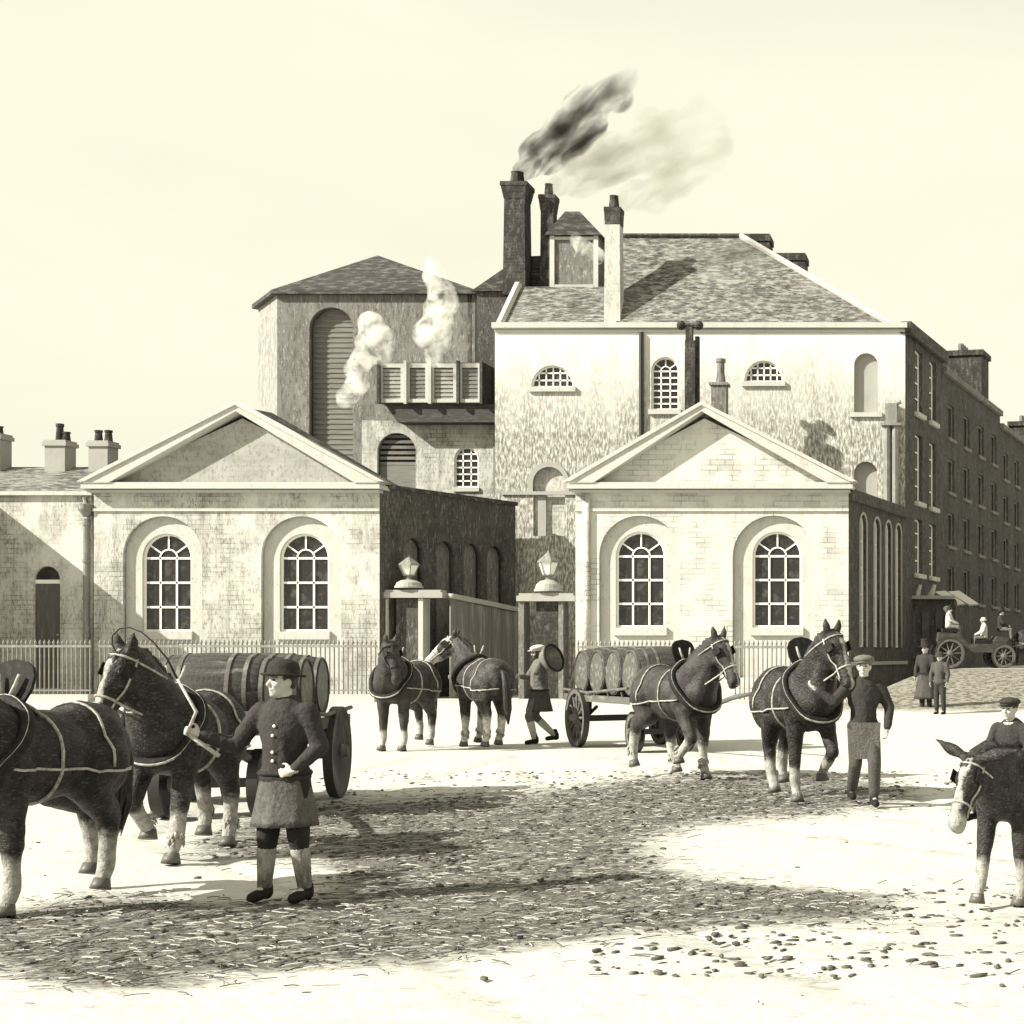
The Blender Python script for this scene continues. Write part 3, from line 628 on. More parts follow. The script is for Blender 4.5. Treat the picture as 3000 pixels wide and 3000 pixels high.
    hexa(bm, [Vector((frame_u(1162, s1), D1 + .1, zz(1236, s1))), Vector((frame_u(1468, s1), D1 + .1, zz(1236, s1))), Vector((frame_u(1468, s1), D1 + 2, zz(1236, s1))), Vector((frame_u(1162, s1), D1 + 2, zz(1236, s1)))],
         [Vector((frame_u(1125, s1), D1 + .1, za - .004)), Vector((frame_u(1468, s1), D1 + .1, za - .004)), Vector((frame_u(1468, s1), D1 + 2, za - .004)), Vector((frame_u(1125, s1), D1 + 2, za - .004))]); sub('underside_beam', bm, DARKWOOD)
    bm = bmesh.new(); pts = [Vector((frame_u(px, s1), D1 + 1.2, zz(py, s1))) for px, py in ((1418, 1236), (1475, 1236), (1475, 1130), (1460, 1085), (1440, 1062), (1418, 1062))]
    slab(bm, pts, (0, 1.2, 0)); sub('hood', bm, DARKWOOD)
    # low block under the cabin
    lo = thing('boiler_house', 'low pale block under the louvred cabin with a small arched window', 'building', (frame_u(1300, s1), D1 + .8, 0))
    s6 = S0 * 1.185; D6 = F * s6
    lw = arch_px(1331, 1402, 1428, 1310, s6); hl = arch_px(1105, 1218, 1600, 1268, s6)
    bm = bmesh.new(); plate(bm, [rect(frame_u(1060, s6), -.3, frame_u(1475, s6), zz(1232, s6)), lw, hl], .4, (0, D6, 0)); obj('wall', bm, STUCCO_WORN, lo, world=True)
    a = P2(1331, 1428, s6); b_ = P2(1402, 1310, s6); sash(lo, 'window', a[0], b_[0], a[1], b_[1], D6, 3, 6, fan=False, sill=(.05, .2, .1), bar=.06)
    bm = bmesh.new(); y = 1272
    while y < 1360: plate(bm, [rect_px(1108, y, 1216, y + 9, s6)], .08, (0, D6 + .22, 0)); y += 16
    plate(bm, [rect_px(1108, 1362, 1216, 1600, s6)], .08, (0, D6 + .22, 0)); obj('arched_louvre', bm, LOUVRE, lo, world=True)
    bm = bmesh.new(); plate(bm, [rect_px(1100, 1262, 1222, 1610, s6)], .05, (0, D6 + .36, 0)); obj('louvre_backing', bm, STACK, lo, world=True)
    bm = bmesh.new(); plate(bm, [rect_px(1446, 1240, 1454, 1440, s6)], .2, (0, D6 - .06, 0)); obj('drainpipe', bm, IRON_GREY, lo, world=True)
    bm = bmesh.new(); plate(bm, [rect_px(1160, 1232, 1450, 1600, s6)], .2, (0, D6 + 2.5, 0)); obj('back_wall', bm, BRICK, lo, world=True)
    # slab of stained wall between tower recess and cabin
    bm = bmesh.new(); plate(bm, [rect_px(1022, 1180, 1160, 1500, s6)], .4, (0, D6 + .45, 0)); obj('side_bay', bm, BRICK_MID, lo, world=True)
def build_terrace():
    SILLM = mat('dark_window_stone', (.20, .186, .15), .85, [((3, 3, 3), .45, .65, (.1, .09, .07), .6)])  # window stone darker than the pale trim
    st = STREET; n = st.cross(UZ); lnv = (_b - _a).length
    base = Vector((frame_u(2652, SM), DM, 0))
    def house(label, u0, u1, zt, cols, rows, m, chims, roof=True, ww=.42):
        o = base + st * u0; ln = u1 - u0
        root = thing('terrace_house', label, 'building', o + st * (ln / 2), 0, 'brick houses along the side street')
        holes = []; spots = []
        for c in range(cols):
            for r_ in range(rows):
                a = ln * (c + .5) / cols - ww * ln / cols / 2; b_ = a + ww * ln / cols
                z0 = 4.6 + r_ * (zt - 4.9) / rows; z1 = z0 + (zt - 4.9) / rows * .62
                holes.append(rect(a, z0, b_, z1)); spots.append((a, b_, z0, z1))
        bm = bmesh.new(); plate(bm, [rect(.01, -.3, ln - .01, zt)] + holes, .35, o, st); obj('wall', bm, m, root, world=True)
        for (a, b_, z0, z1) in spots:
            bm = bmesh.new(); plate(bm, [rect(a + .004, z0 + .004, b_ - .004, z1 - .004), rect(a + .09, z0 + .09, b_ - .09, z1 - .09)], .1, o - n * .12, st)
            box(bm, o + st * ((a + b_) / 2) + Vector((0, 0, (z0 + z1) / 2)) - n * .16, (.04, .04, z1 - z0))
            plate(bm, [rect(a - .08, z0 - .16, b_ + .08, z0 - .004)], .3, o + n * .12, st)
            w_ = obj('window', bm, SILLM, root, world=True)
            me_b = bmesh.new(); plate(me_b, [rect(a + .02, z0 + .02, b_ - .02, z1 - .02)], .03, o - n * .2, st); me = bm_mesh(me_b); me.transform(Matrix.Translation(-Vector(root.location))); link_mesh('pane', me, GLASS, w_)
        bm = bmesh.new(); plate(bm, [rect(0.02, zt + .003, ln - .02, zt + .3)], .6, o + n * .2, st); obj('coping', bm, BRICK_MID, root, world=True)
        bm = bmesh.new(); q = -n
        hexa(bm, [o + st * .05 + Vector((0, 0, zt + .0)) + q * .4, o + st * (ln - .05) + Vector((0, 0, zt)) + q * .4, o + st * (ln - .05) + q * 7 + Vector((0, 0, zt)), o + st * .05 + q * 7 + Vector((0, 0, zt))],
             [o + st * .05 + Vector((0, 0, zt + .3)) + q * .4, o + st * (ln - .05) + Vector((0, 0, zt + .3)) + q * .4, o + st * (ln - .05) + q * 4 + Vector((0, 0, zt + 1.2)), o + st * .05 + q * 4 + Vector((0, 0, zt + 1.2))]); obj('roof', bm, SLATE_DARK, root, world=True)
        bm = bmesh.new(); plate(bm, [rect(-7, -.3, -.4, zt)], .3, o + st * (ln - .35), n); obj('end_wall', bm, BRICK, root, world=True)
        for (u, w_, d_, h_) in chims:
            c0 = o + st * u + q * 1.6 + Vector((0, 0, zt)); rot = Matrix.Rotation(math.atan2(st.y, st.x), 3, 'Z')
            bm = bmesh.new(); box(bm, c0 + Vector((0, 0, h_ / 2)), (w_, d_, h_ + .4), rot); box(bm, c0 + Vector((0, 0, h_ + .1)), (w_ * 1.12, d_ * 1.1, .3), rot); c = obj('chimney', bm, STACK, root, world=True)
            for j in range(3):
                bm = bmesh.new(); p_ = c0 + st * ((j - 1) * w_ * .28) + Vector((0, 0, h_ + .22)) - Vector(root.location)
                lathe(bm, [(.2, 0), (.16, .5), (0, .5)], 8, Matrix.Translation(p_)); link_mesh('chimney_pot', bm_mesh(bm), BRICK_MID, c)
    house('dark brick house next to the brewery with a broad sloping chimney', lnv, lnv + 14.5, 16.0, 4, 4, BRICK, [(11.6, 2.0, 2.6, 3.0)])
    house('long dark brick house farthest along the side street at the right edge', lnv + 14.5, lnv + 46, 15.3, 9, 4, BRICK, [(16, 2.4, 1.6, 2.4), (28, 2.4, 1.6, 2.4)])
    # low shop built against the house corner, with pale awnings
    s = SM * 1.02; D = F * s
    root = thing('lean_to_shop', 'low dark lean to shop with pale flat eaves against the brewery corner', 'shop', (frame_u(2720, s), D, 0))
    bm = bmesh.new(); a, b_ = frame_u(2652, s), frame_u(2800, s); z1 = zz(1756, s)
    box(bm, ((a + b_) / 2, D + 1.6, z1 / 2), (b_ - a, 3.2, z1)); obj('wall', bm, BRICK, root, world=True)
    bm = bmesh.new(); box(bm, ((a + b_) / 2 - .1, D + 1.5, z1 + .09), (b_ - a + .1, 3.6, .16)); obj('flat_roof', bm, TRIM_GREY, root, world=True)
    bm = bmesh.new()
    for px in (2672, 2712, 2752): box(bm, (frame_u(px, s), D - .04, z1 * .62), (22 * s, .06, z1 * .5))
    obj('shop_window', bm, GLASS, root, world=True)
    for px in (2686, 2728):
        bm = bmesh.new(); x = frame_u(px, s); tube(bm, [(x - .05, D + .6, z1 + .17), (x + .05, D + .6, z1 + .45), (x + .14, D + .6, z1 + .72)], [.17, .12, .08], 8); obj('vent_pipe', bm, TRIM, root, world=True)
    s = SM * 1.07; D = F * s
    for px, lab in ((2782, 'pale striped awning nearer the lean to shop'), (2822, 'pale striped awning second from the lean to shop')):
        t = thing('awning', lab, 'awning', (frame_u(px, s), D, zz(1760, s)), 0, 'awnings over the side street shops')
        bm = bmesh.new(); hexa(bm, [Vector((-.75, 0, .45)), Vector((-.2, 0, .5)), Vector((.75, -.5, -.15)), Vector((.3, -.5, -.2))], [Vector((-.75, .1, .38)), Vector((-.2, .1, .43)), Vector((.75, -.4, -.22)), Vector((.3, -.4, -.27))]); obj('canvas', bm, WHITE, t)
        bm = bmesh.new(); tube(bm, [(.55, -.45, -.2), (.55, .9, -.3)], .03, 6); tube(bm, [(-.5, .05, .4), (-.5, .9, .4)], .03, 6); obj('bracket', bm, IRON, t)

def railing(label, x0, x1, yg, ytop, ybase, step=13.5, group='iron railings before the lodges'):
    s = s_ground(yg); D = F * s
    root = thing('iron_railing', label, 'railing', (frame_u((x0 + x1) / 2, s), D, 0), 0, group)
    off = Vector(root.location); zp = zz(ybase, s); zt = zz(ytop, s)
    bm = bmesh.new(); box(bm, Vector(((frame_u(x0, s) + frame_u(x1, s)) / 2, D, zp / 2)) - off, (frame_u(x1, s) - frame_u(x0, s), .5, zp)); obj('plinth', bm, TRIM, root)
    bm = bmesh.new(); bx = frame_u(x1, s) - frame_u(x0, s)
    box(bm, Vector(((frame_u(x0, s) + frame_u(x1, s)) / 2, D, zt - .12)) - off, (bx, .07, .09)); obj('top_rail', bm, IRON_GREY, root)
    bm = bmesh.new(); box(bm, Vector(((frame_u(x0, s) + frame_u(x1, s)) / 2, D, zp + .15)) - off, (bx, .05, .05)); obj('bottom_rail', bm, IRON_GREY, root)
    bm = bmesh.new(); tube(bm, [(0, 0, zp), (0, 0, zt - .05), (0, 0, zt + .02), (0, 0, zt + .14)], [.028, .028, .05, .004], 6); me = bm_mesh(bm); me.materials.append(IRON_GREY)
    k = int((x1 - x0) / step)
    for i in range(k + 1):
        o = bpy.data.objects.new('bar', me); COL.objects.link(o); o.parent = root; o.location = (frame_u(x0 + 4 + (x1 - x0 - 8) * i / k, s) - off.x, 0, 0)

def build_gate():
    s = S0 * 1.0; D = D0 + .4
    def pier(label, x0, x1, c, ylin, ydome, m_pier, jm):
        root = thing('gate_pier', label, 'gate pier', (frame_u(c, s), D, 0), 0, 'piers of the brewery gateway')
        zl = zz(ylin, s)
        bm = bmesh.new(); plate(bm, [rect(frame_u(c - 34, s), -.1, frame_u(c + 34, s), zl)], .8, (0, D + .1, 0)); obj('pier_door', bm, m_pier, root, world=True)
        for (a, b_) in ((x0 + 4, x0 + 20), (c + 36, c + 50)):
            bm = bmesh.new(); box(bm, ((frame_u(a, s) + frame_u(b_, s)) / 2, D + .3, zl / 2), (frame_u(b_, s) - frame_u(a, s), .8, zl)); obj('jamb', bm, jm, root, world=True)
        bm = bmesh.new(); box(bm, ((frame_u(x0, s) + frame_u(x1, s)) / 2, D + .2, zl + .13), ((x1 - x0) * s, .8, .22)); box(bm, ((frame_u(x0, s) + frame_u(x1, s)) / 2, D + .2, zl + .29), ((x1 - x0 - 12) * s, .7, .1)); obj('lintel', bm, TRIM_GREY, root, world=True)
        zd = zz(ydome, s); r_ = 38 * s
        bm = bmesh.new(); lathe(bm, [(r_ * 1.08, zl + .42), (r_ * 1.08, zl + .5), (r_, zl + .52), (r_ * .92, zl + .52 + (zd - zl - .5) * .45), (r_ * .6, zl + .52 + (zd - zl - .5) * .8), (.12, zd), (0, zd)], 20, Matrix.Translation((frame_u(c, s), D + .2, 0)))
        obj('domed_cap', bm, TRIM_GREY, root, world=True)
        return Vector((frame_u(c, s), D + .2, zd))
    a = pier('gate pier beside the left lodge with white jambs and a domed cap', 1106, 1290, 1181, 1752, 1696, BRICK, TRIM)
    b_ = pier('gate pier beside the right lodge with grey jambs and a domed cap', 1508, 1680, 1594, 1762, 1696, STACK, BRICK_MID)
    for p, lab, hh in ((a, 'six sided lantern on the left gate pier', 72), (b_, 'taller pointed lantern on the right gate pier', 86)):
        t = thing('gate_lantern', lab, 'lantern', p, 0, 'lanterns on the gate piers'); k = hh * s
        bm = bmesh.new(); lathe(bm, [(.12, 0), (.1, .12), (.24, .16), (.26, .2), (0, .2)], 6); obj('base', bm, IRON_GREY, t)
        bm = bmesh.new(); lathe(bm, [(.22, .2), (.40, k * .58), (0, k * .58)], 6); obj('pane', bm, WHITE, t)
        bm = bmesh.new()
        for j in range(6):
            an = math.pi * j / 3; tube(bm, [(.23 * math.cos(an), .23 * math.sin(an), .19), (.41 * math.cos(an), .41 * math.sin(an), k * .58)], .02, 5)
        lathe(bm, [(.46, k * .58), (.44, k * .64), (.06, k * .93), (.05, k), (0, k)], 6); obj('frame', bm, IRON_GREY, t)
    # plank gate swung open into the yard
    p0 = Vector((frame_u(1246, s), D + .2, 0)); p1 = Vector((frame_u(1492, s * 1.11), D0 * 1.11, 0)); d = p1 - p0; ln = d.length; d.normalize(); n = d.cross(UZ)
    t = thing('yard_gate', 'tall plank gate standing open beside the dark flank of the left lodge', 'gate', p0)
    bm = bmesh.new(); k = 14; z0 = zz(1752, s); z1 = zz(1800, s * 1.11)
    for i in range(k):
        a_ = ln * i / k; b_ = ln * (i + 1) / k; h0 = z0 + (z1 - z0) * (i / k) ** .8; h1 = z0 + (z1 - z0) * ((i + 1) / k) ** .8
        plate(bm, [[(a_ + .012, .05), (b_ - .012, .05), (b_ - .012, h1), (a_ + .012, h0)]], .07, p0 + n * (.9 + .012 * (i % 2)), d)
    obj('plank', bm, PLANK, t, world=True)
    bm = bmesh.new(); plate(bm, [[(0, z0 + .01), (ln, z1 + .01), (ln, z1 + .2), (ln * .5, z0 + (z1 - z0) * .56 + .24), (0, z0 + .2)]], .2, p0 + n * 1.0, d); obj('top_rail', bm, TRIM_GREY, t, world=True)
    bm = bmesh.new()
    for z in (.8, 2.2): plate(bm, [rect(.02, z, ln - .02, z + .16)], .05, p0 + n * .82, d)
    obj('ledge', bm, PLANK, t, world=True)

# ------------------------------------------------------------------ ground
def in_poly(x, y, pg):
    c = False; n = len(pg)
    for i in range(n):
        x1, y1 = pg[i]; x2, y2 = pg[i - 1]
        if (y1 > y) != (y2 > y) and x < (x2 - x1) * (y - y1) / (y2 - y1) + x1: c = not c
    return c
MUCK_SHADE = [(560, 2455), (760, 2400), (960, 2348), (1250, 2340), (1500, 2325), (1800, 2290), (2060, 2262), (2350, 2268), (2640, 2290), (2660, 2345), (2350, 2390), (2020, 2405), (1880, 2470), (1960, 2560), (2250, 2590), (2640, 2625), (2560, 2700), (1900, 2720), (1500, 2790), (900, 2830), (350, 2900), (100, 2870), (-100, 2800), (-100, 2690), (250, 2625), (480, 2625), (700, 2650), (930, 2620), (1000, 2560), (900, 2500), (620, 2520)]  # trampled muck plus a broad ground shadow, both put into the ground colour
def to_px(x, y):
    return VX + x / y * F, VY + H * F / y
def bank(x, y):
    """earth bank carrying the side street"""
    u = (y - 44.0) / 15.0; u = max(0, min(1, u)); u = u * u * (3 - 2 * u)
    xl = -7.2 + (y - 44) * .16
    v = (x - xl) / 3.0; v = max(0, min(1, v)); v = v * v * (3 - 2 * v)
    return 1.22 * u * v
OFFS = [(0, 0)] + [(r_ * 130 * math.cos(a), r_ * 34 * math.sin(a)) for r_ in (.35, .7, 1) for a in [2 * math.pi * k / 8 + r_ for k in range(8)]]
RUTS = [[(6, 10.5), (1.5, 13.5), (-2.5, 17.5), (-6, 23), (-8.5, 30)], [(-1.5, 8.0), (-4.0, 11.5), (-7.6, 15.6), (-8.9, 20), (-9.5, 30)], [(5, 16), (1, 18.5), (-3, 22.5), (-7, 29)]]
RUTS = [[(x + o, y + o * .35) for x, y in r_] for r_ in RUTS for o in (-.8, .8)]
def rut(x, y):
    b_ = 9.0
    for r_ in RUTS:
        for (x0, y0), (x1, y1) in zip(r_, r_[1:]):
            dx, dy = x1 - x0, y1 - y0; t = max(0, min(1, ((x - x0) * dx + (y - y0) * dy) / (dx * dx + dy * dy)))
            b_ = min(b_, math.hypot(x - x0 - dx * t, y - y0 - dy * t))
    return b_
def build_ground():
    def axis(a, b, st): 
        out = []; x = a
        while x < b - 1e-6: out.append(x); x += st
        return out
    xs = [-900, -500, -250, -120, -80, -60] + axis(-45, -12, 1.0) + axis(-12, 5, .11) + axis(5, 16, .7) + [16, 22, 32, 50, 80, 140, 300, 700]
    ys = [-60, -20, 0, 4] + axis(6, 26, .11) + axis(26, 70, .6) + axis(70, 120, 3) + [120, 150, 200, 300, 500, 900, 1600, 3000]
    nx, ny = len(xs), len(ys); verts = []; mk = []
    for y in ys:
        for x in xs:
            near = 6 <= y <= 28 and -13 <= x <= 6
            z = bank(x, y)
            m_ = 0.0
            if near:
                z += .018 * mnoise.noise((x * 1.1, y * 1.1, 0)) + .010 * mnoise.noise((x * 4, y * 4, 3)) - .006
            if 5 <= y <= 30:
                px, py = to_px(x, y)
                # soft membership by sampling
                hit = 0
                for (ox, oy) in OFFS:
                    hit += in_poly(px + ox, py + oy, MUCK_SHADE)
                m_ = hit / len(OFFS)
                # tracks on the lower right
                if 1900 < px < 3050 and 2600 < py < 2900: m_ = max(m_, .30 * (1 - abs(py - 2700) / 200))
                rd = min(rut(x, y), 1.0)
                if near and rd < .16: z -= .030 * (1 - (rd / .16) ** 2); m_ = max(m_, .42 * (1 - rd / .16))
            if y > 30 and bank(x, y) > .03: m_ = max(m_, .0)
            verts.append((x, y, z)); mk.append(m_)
    faces = [(j * nx + i, j * nx + i + 1, (j + 1) * nx + i + 1, (j + 1) * nx + i) for j in range(ny - 1) for i in range(nx - 1)]
    me = bpy.data.meshes.new('ground'); me.from_pydata(verts, [], faces)
    at = me.attributes.new('muck_shade', 'FLOAT', 'POINT'); at.data.foreach_set('value', mk)
    b2 = me.attributes.new('bank', 'FLOAT', 'POINT'); b2.data.foreach_set('value', [min(1, v[2] / .25) * (1 if v[1] < 61 else max(0, 1 - (v[1] - 61) / 2)) if v[1] > 40 else 0 for v in verts])
    m = mat('packed_earth', (0.51, 0.49, 0.39), 0.95, [((.9, 2.2, 1), .5, .75, (0.40, 0.375, 0.29), .4), ((2.0, 9.0, 3), .56, .70, (0.26, 0.24, 0.19), .5), ((9, 34, 10), .58, .68, (0.12, 0.11, 0.085), .6)], .35, 9)
    nt = m.node_tree; N = nt.nodes; L = nt.links; b = N['Principled BSDF']; src = b.inputs['Base Color'].links[0].from_socket
    tc = N.new('ShaderNodeTexCoord')
    def nz(sc, det=7):
        mp = N.new('ShaderNodeMapping'); mp.inputs['Scale'].default_value = sc; L.new(tc.outputs['Object'], mp.inputs[0])
        n_ = N.new('ShaderNodeTexNoise'); n_.inputs['Scale'].default_value = 1; n_.inputs['Detail'].default_value = det; n_.inputs['Roughness'].default_value = .7; L.new(mp.outputs[0], n_.inputs['Vector']); return n_.outputs[0]
    def mth(op, a, b_):
        q = N.new('ShaderNodeMath'); q.operation = op
        for i, v in enumerate((a, b_)):
            if isinstance(v, float): q.inputs[i].default_value = v
            else: L.new(v, q.inputs[i])
        return q.outputs[0]
    def mr(v, a, b_, c=0., d=1.):
        r_ = N.new('ShaderNodeMapRange'); r_.inputs[1].default_value = a; r_.inputs[2].default_value = b_; r_.inputs[3].default_value = c; r_.inputs[4].default_value = d; L.new(v, r_.inputs[0]); return r_.outputs[0]
    def mixc(fac, a, c):
        x = N.new('ShaderNodeMix'); x.data_type = 'RGBA'; L.new(fac, x.inputs[0]); L.new(a, x.inputs[6])
        if hasattr(c, 'is_linked'): L.new(c, x.inputs[7])
        else: x.inputs[7].default_value = (*c, 1)
        return x.outputs[2]
    a1 = N.new('ShaderNodeAttribute'); a1.attribute_name = 'muck_shade'
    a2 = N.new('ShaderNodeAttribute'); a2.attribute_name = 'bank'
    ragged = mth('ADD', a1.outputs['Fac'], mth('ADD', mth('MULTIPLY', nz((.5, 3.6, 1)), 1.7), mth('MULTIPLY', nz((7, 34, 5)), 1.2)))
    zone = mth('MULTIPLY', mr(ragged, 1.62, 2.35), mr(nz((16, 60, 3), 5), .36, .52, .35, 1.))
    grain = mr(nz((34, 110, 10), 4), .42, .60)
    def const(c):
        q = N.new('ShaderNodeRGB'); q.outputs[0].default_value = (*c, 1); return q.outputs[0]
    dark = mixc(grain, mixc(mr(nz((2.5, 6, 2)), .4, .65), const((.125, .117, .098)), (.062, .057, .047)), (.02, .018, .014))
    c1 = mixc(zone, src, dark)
    bankn = mr(mth('ADD', a2.outputs['Fac'], mth('MULTIPLY', nz((1.5, 1.5, 3)), .5)), .45, .9)
    bk = mixc(mr(nz((5, 5, 9), 5), .45, .58), const((.26, .245, .205)), (.065, .06, .05))
    c2 = mixc(bankn, c1, bk)
    L.new(c2, b.inputs['Base Color'])
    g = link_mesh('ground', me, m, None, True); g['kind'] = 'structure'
    # clods, dung and straw trodden into the yard
    rnd = random.Random(11); bm = bmesh.new(); cnt = 0
    ib = bmesh.new(); bmesh.ops.create_icosphere(ib, subdivisions=1, radius=1); iv = [v.co.copy() for v in ib.verts]; fi = [[v.index for v in f.verts] for f in ib.faces]; ib.free(); cv = []; cf = []
    while cnt < 2600:
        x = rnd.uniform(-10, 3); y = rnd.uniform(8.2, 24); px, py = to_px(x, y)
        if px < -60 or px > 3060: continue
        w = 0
        if in_poly(px, py, MUCK_SHADE): w = .45
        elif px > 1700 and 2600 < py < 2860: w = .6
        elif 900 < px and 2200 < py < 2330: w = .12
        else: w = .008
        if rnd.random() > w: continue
        r_ = rnd.uniform(.006, .024) * (1 + .4 * rnd.random())
        z = bank(x, y) + .018 * mnoise.noise((x * 1.1, y * 1.1, 0)) - .006
        rot = Matrix.Rotation(rnd.uniform(0, 6.3), 3, 'Z')
        k = len(cv); sc_ = (r_ * rnd.uniform(1, 2.6), r_ * rnd.uniform(.7, 1.3), r_ * rnd.uniform(.35, .7)); c_ = Vector((x, y, z + r_ * .2))
        cv += [c_ + rot @ Vector((p[0] * sc_[0], p[1] * sc_[1], p[2] * sc_[2])) * rnd.uniform(.75, 1.2) for p in iv]; cf += [[k + i for i in f] for f in fi]; cnt += 1
    bm.free(); cme = bpy.data.meshes.new('clods'); cme.from_pydata(cv, [], cf)
    o = link_mesh('dirt_clods', cme, mat('clod_dirt', (.07, .062, .047), .95, [((25, 25, 25), .45, .65, (.22, .2, .15), .6)]), None, True); tag(o, 'scattered clods and dung trodden into the yard', 'clods', kind='stuff')
    ms = [mat('pale_straw', (.36, .34, .275), .9), mat('dark_wet_straw', (.06, .055, .045), .9)]
    vs = []; fs = []; mi = []; cnt = 0
    while cnt < 8500:
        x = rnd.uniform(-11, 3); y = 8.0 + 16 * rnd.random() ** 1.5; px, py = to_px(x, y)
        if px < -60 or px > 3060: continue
        w = 1.0 if in_poly(px + rnd.gauss(0, 70), py + rnd.gauss(0, 18), MUCK_SHADE) else (.05 if px > 1700 and 2560 < py < 2860 else .008)
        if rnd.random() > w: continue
        z = bank(x, y) + .018 * mnoise.noise((x * 1.1, y * 1.1, 0)) + .002
        a = rnd.gauss(0, .7); l = rnd.uniform(.02, .075); wd = rnd.uniform(.0018, .0042); c = Vector((math.cos(a), math.sin(a), rnd.uniform(-.1, .18))) * l; n_ = Vector((-math.sin(a), math.cos(a), 0)) * wd; o_ = Vector((x, y, z + .004)); k = len(vs)
        md = Vector((rnd.uniform(-.01, .01), rnd.uniform(-.01, .01), .003))
        for q, sc_ in ((o_ - c, 1), (o_ + md, 1.3), (o_ + c, .6)):
            vs += [q - n_ * sc_, q + n_ * sc_, q + Vector((0, 0, wd * 1.5))]
        for i in (0, 3):
            for u_, v_ in ((0, 1), (1, 2), (2, 0)): fs.append((k + i + u_, k + i + v_, k + i + 3 + v_, k + i + 3 + u_)); 
        mi += [0 if rnd.random() < .36 else 1] * 6; cnt += 1
    sm = bpy.data.meshes.new('straw'); sm.from_pydata(vs, [], fs); sm.polygons.foreach_set('material_index', mi)
    so = bpy.data.objects.new('straw_litter', sm); COL.objects.link(so)
    for q in ms: sm.materials.append(q)
    tag(so, 'trodden straw littering the yard', 'straw', kind='stuff')

# ------------------------------------------------------------------ smoke
def volume(name, dens, col, nscale, lo, hi, stretch=(1, 1, 1), aniso=.2, tilt=0, fade=None):
    m = bpy.data.materials.new(name); m.use_nodes = True; nt = m.node_tree; N = nt.nodes; L = nt.links
    N.remove(N['Principled BSDF']); v = N.new('ShaderNodeVolumePrincipled'); L.new(v.outputs[0], N['Material Output'].inputs['Volume'])
    v.inputs['Color'].default_value = (*col, 1); v.inputs['Anisotropy'].default_value = aniso
    tc = N.new('ShaderNodeTexCoord'); mp = N.new('ShaderNodeMapping'); mp.inputs['Scale'].default_value = stretch; ro = N.new('ShaderNodeVectorRotate'); ro.rotation_type = 'Y_AXIS'; ro.inputs['Angle'].default_value = R(tilt); L.new(tc.outputs['Object'], ro.inputs['Vector']); L.new(ro.outputs[0], mp.inputs[0])
    n_ = N.new('ShaderNodeTexNoise'); n_.inputs['Scale'].default_value = nscale; n_.inputs['Detail'].default_value = 5; n_.inputs['Roughness'].default_value = .6; n_.inputs['Distortion'].default_value = .6
    L.new(mp.outputs[0], n_.inputs['Vector'])
    r_ = N.new('ShaderNodeMapRange'); r_.inputs[1].default_value = lo; r_.inputs[2].default_value = hi; r_.inputs[4].default_value = dens; L.new(n_.outputs[0], r_.inputs[0]); 
    if fade:
        ax, f0, f1, lo_ = fade; sx = N.new('ShaderNodeSeparateXYZ'); L.new(tc.outputs['Object'], sx.inputs[0]); fr = N.new('ShaderNodeMapRange'); fr.inputs[1].default_value = f0; fr.inputs[2].default_value = f1; fr.inputs[3].default_value = 1; fr.inputs[4].default_value = lo_; L.new(sx.outputs[ax], fr.inputs[0])
        mu = N.new('ShaderNodeMath'); mu.operation = 'MULTIPLY'; L.new(r_.outputs[0], mu.inputs[0]); L.new(fr.outputs[0], mu.inputs[1]); L.new(mu.outputs[0], v.inputs['Density'])
    else: L.new(r_.outputs[0], v.inputs['Density'])
    return m
def plume(name, label, pts, s, m, seed, per=4, cat='smoke'):
    """pts: (px, py, radius px)"""
    rnd = random.Random(seed); bm = bmesh.new(); D = F * s; o = Vector((frame_u(pts[0][0], s), D, zz(pts[0][1], s)))
    for i in range(len(pts) - 1):
        (x0, y0, r0), (x1, y1, r1) = pts[i], pts[i + 1]
        for k in range(per):
            t = k / per; r_ = (r0 + (r1 - r0) * t) * s
            c = Vector((frame_u(x0 + (x1 - x0) * t, s), D, zz(y0 + (y1 - y0) * t, s))) - o
            c += Vector((rnd.uniform(-.35, .35), rnd.uniform(-.35, .35), rnd.uniform(-.35, .35))) * r_
            ell(bm, c, (r_ * rnd.uniform(.7, 1.05),) * 3)
    me = remesh(bm, max(.12, pts[1][2] * s * .22), 3)
    ob = link_mesh(name, me, m, None, True); ob.location = o; tag(ob, label, cat); return ob
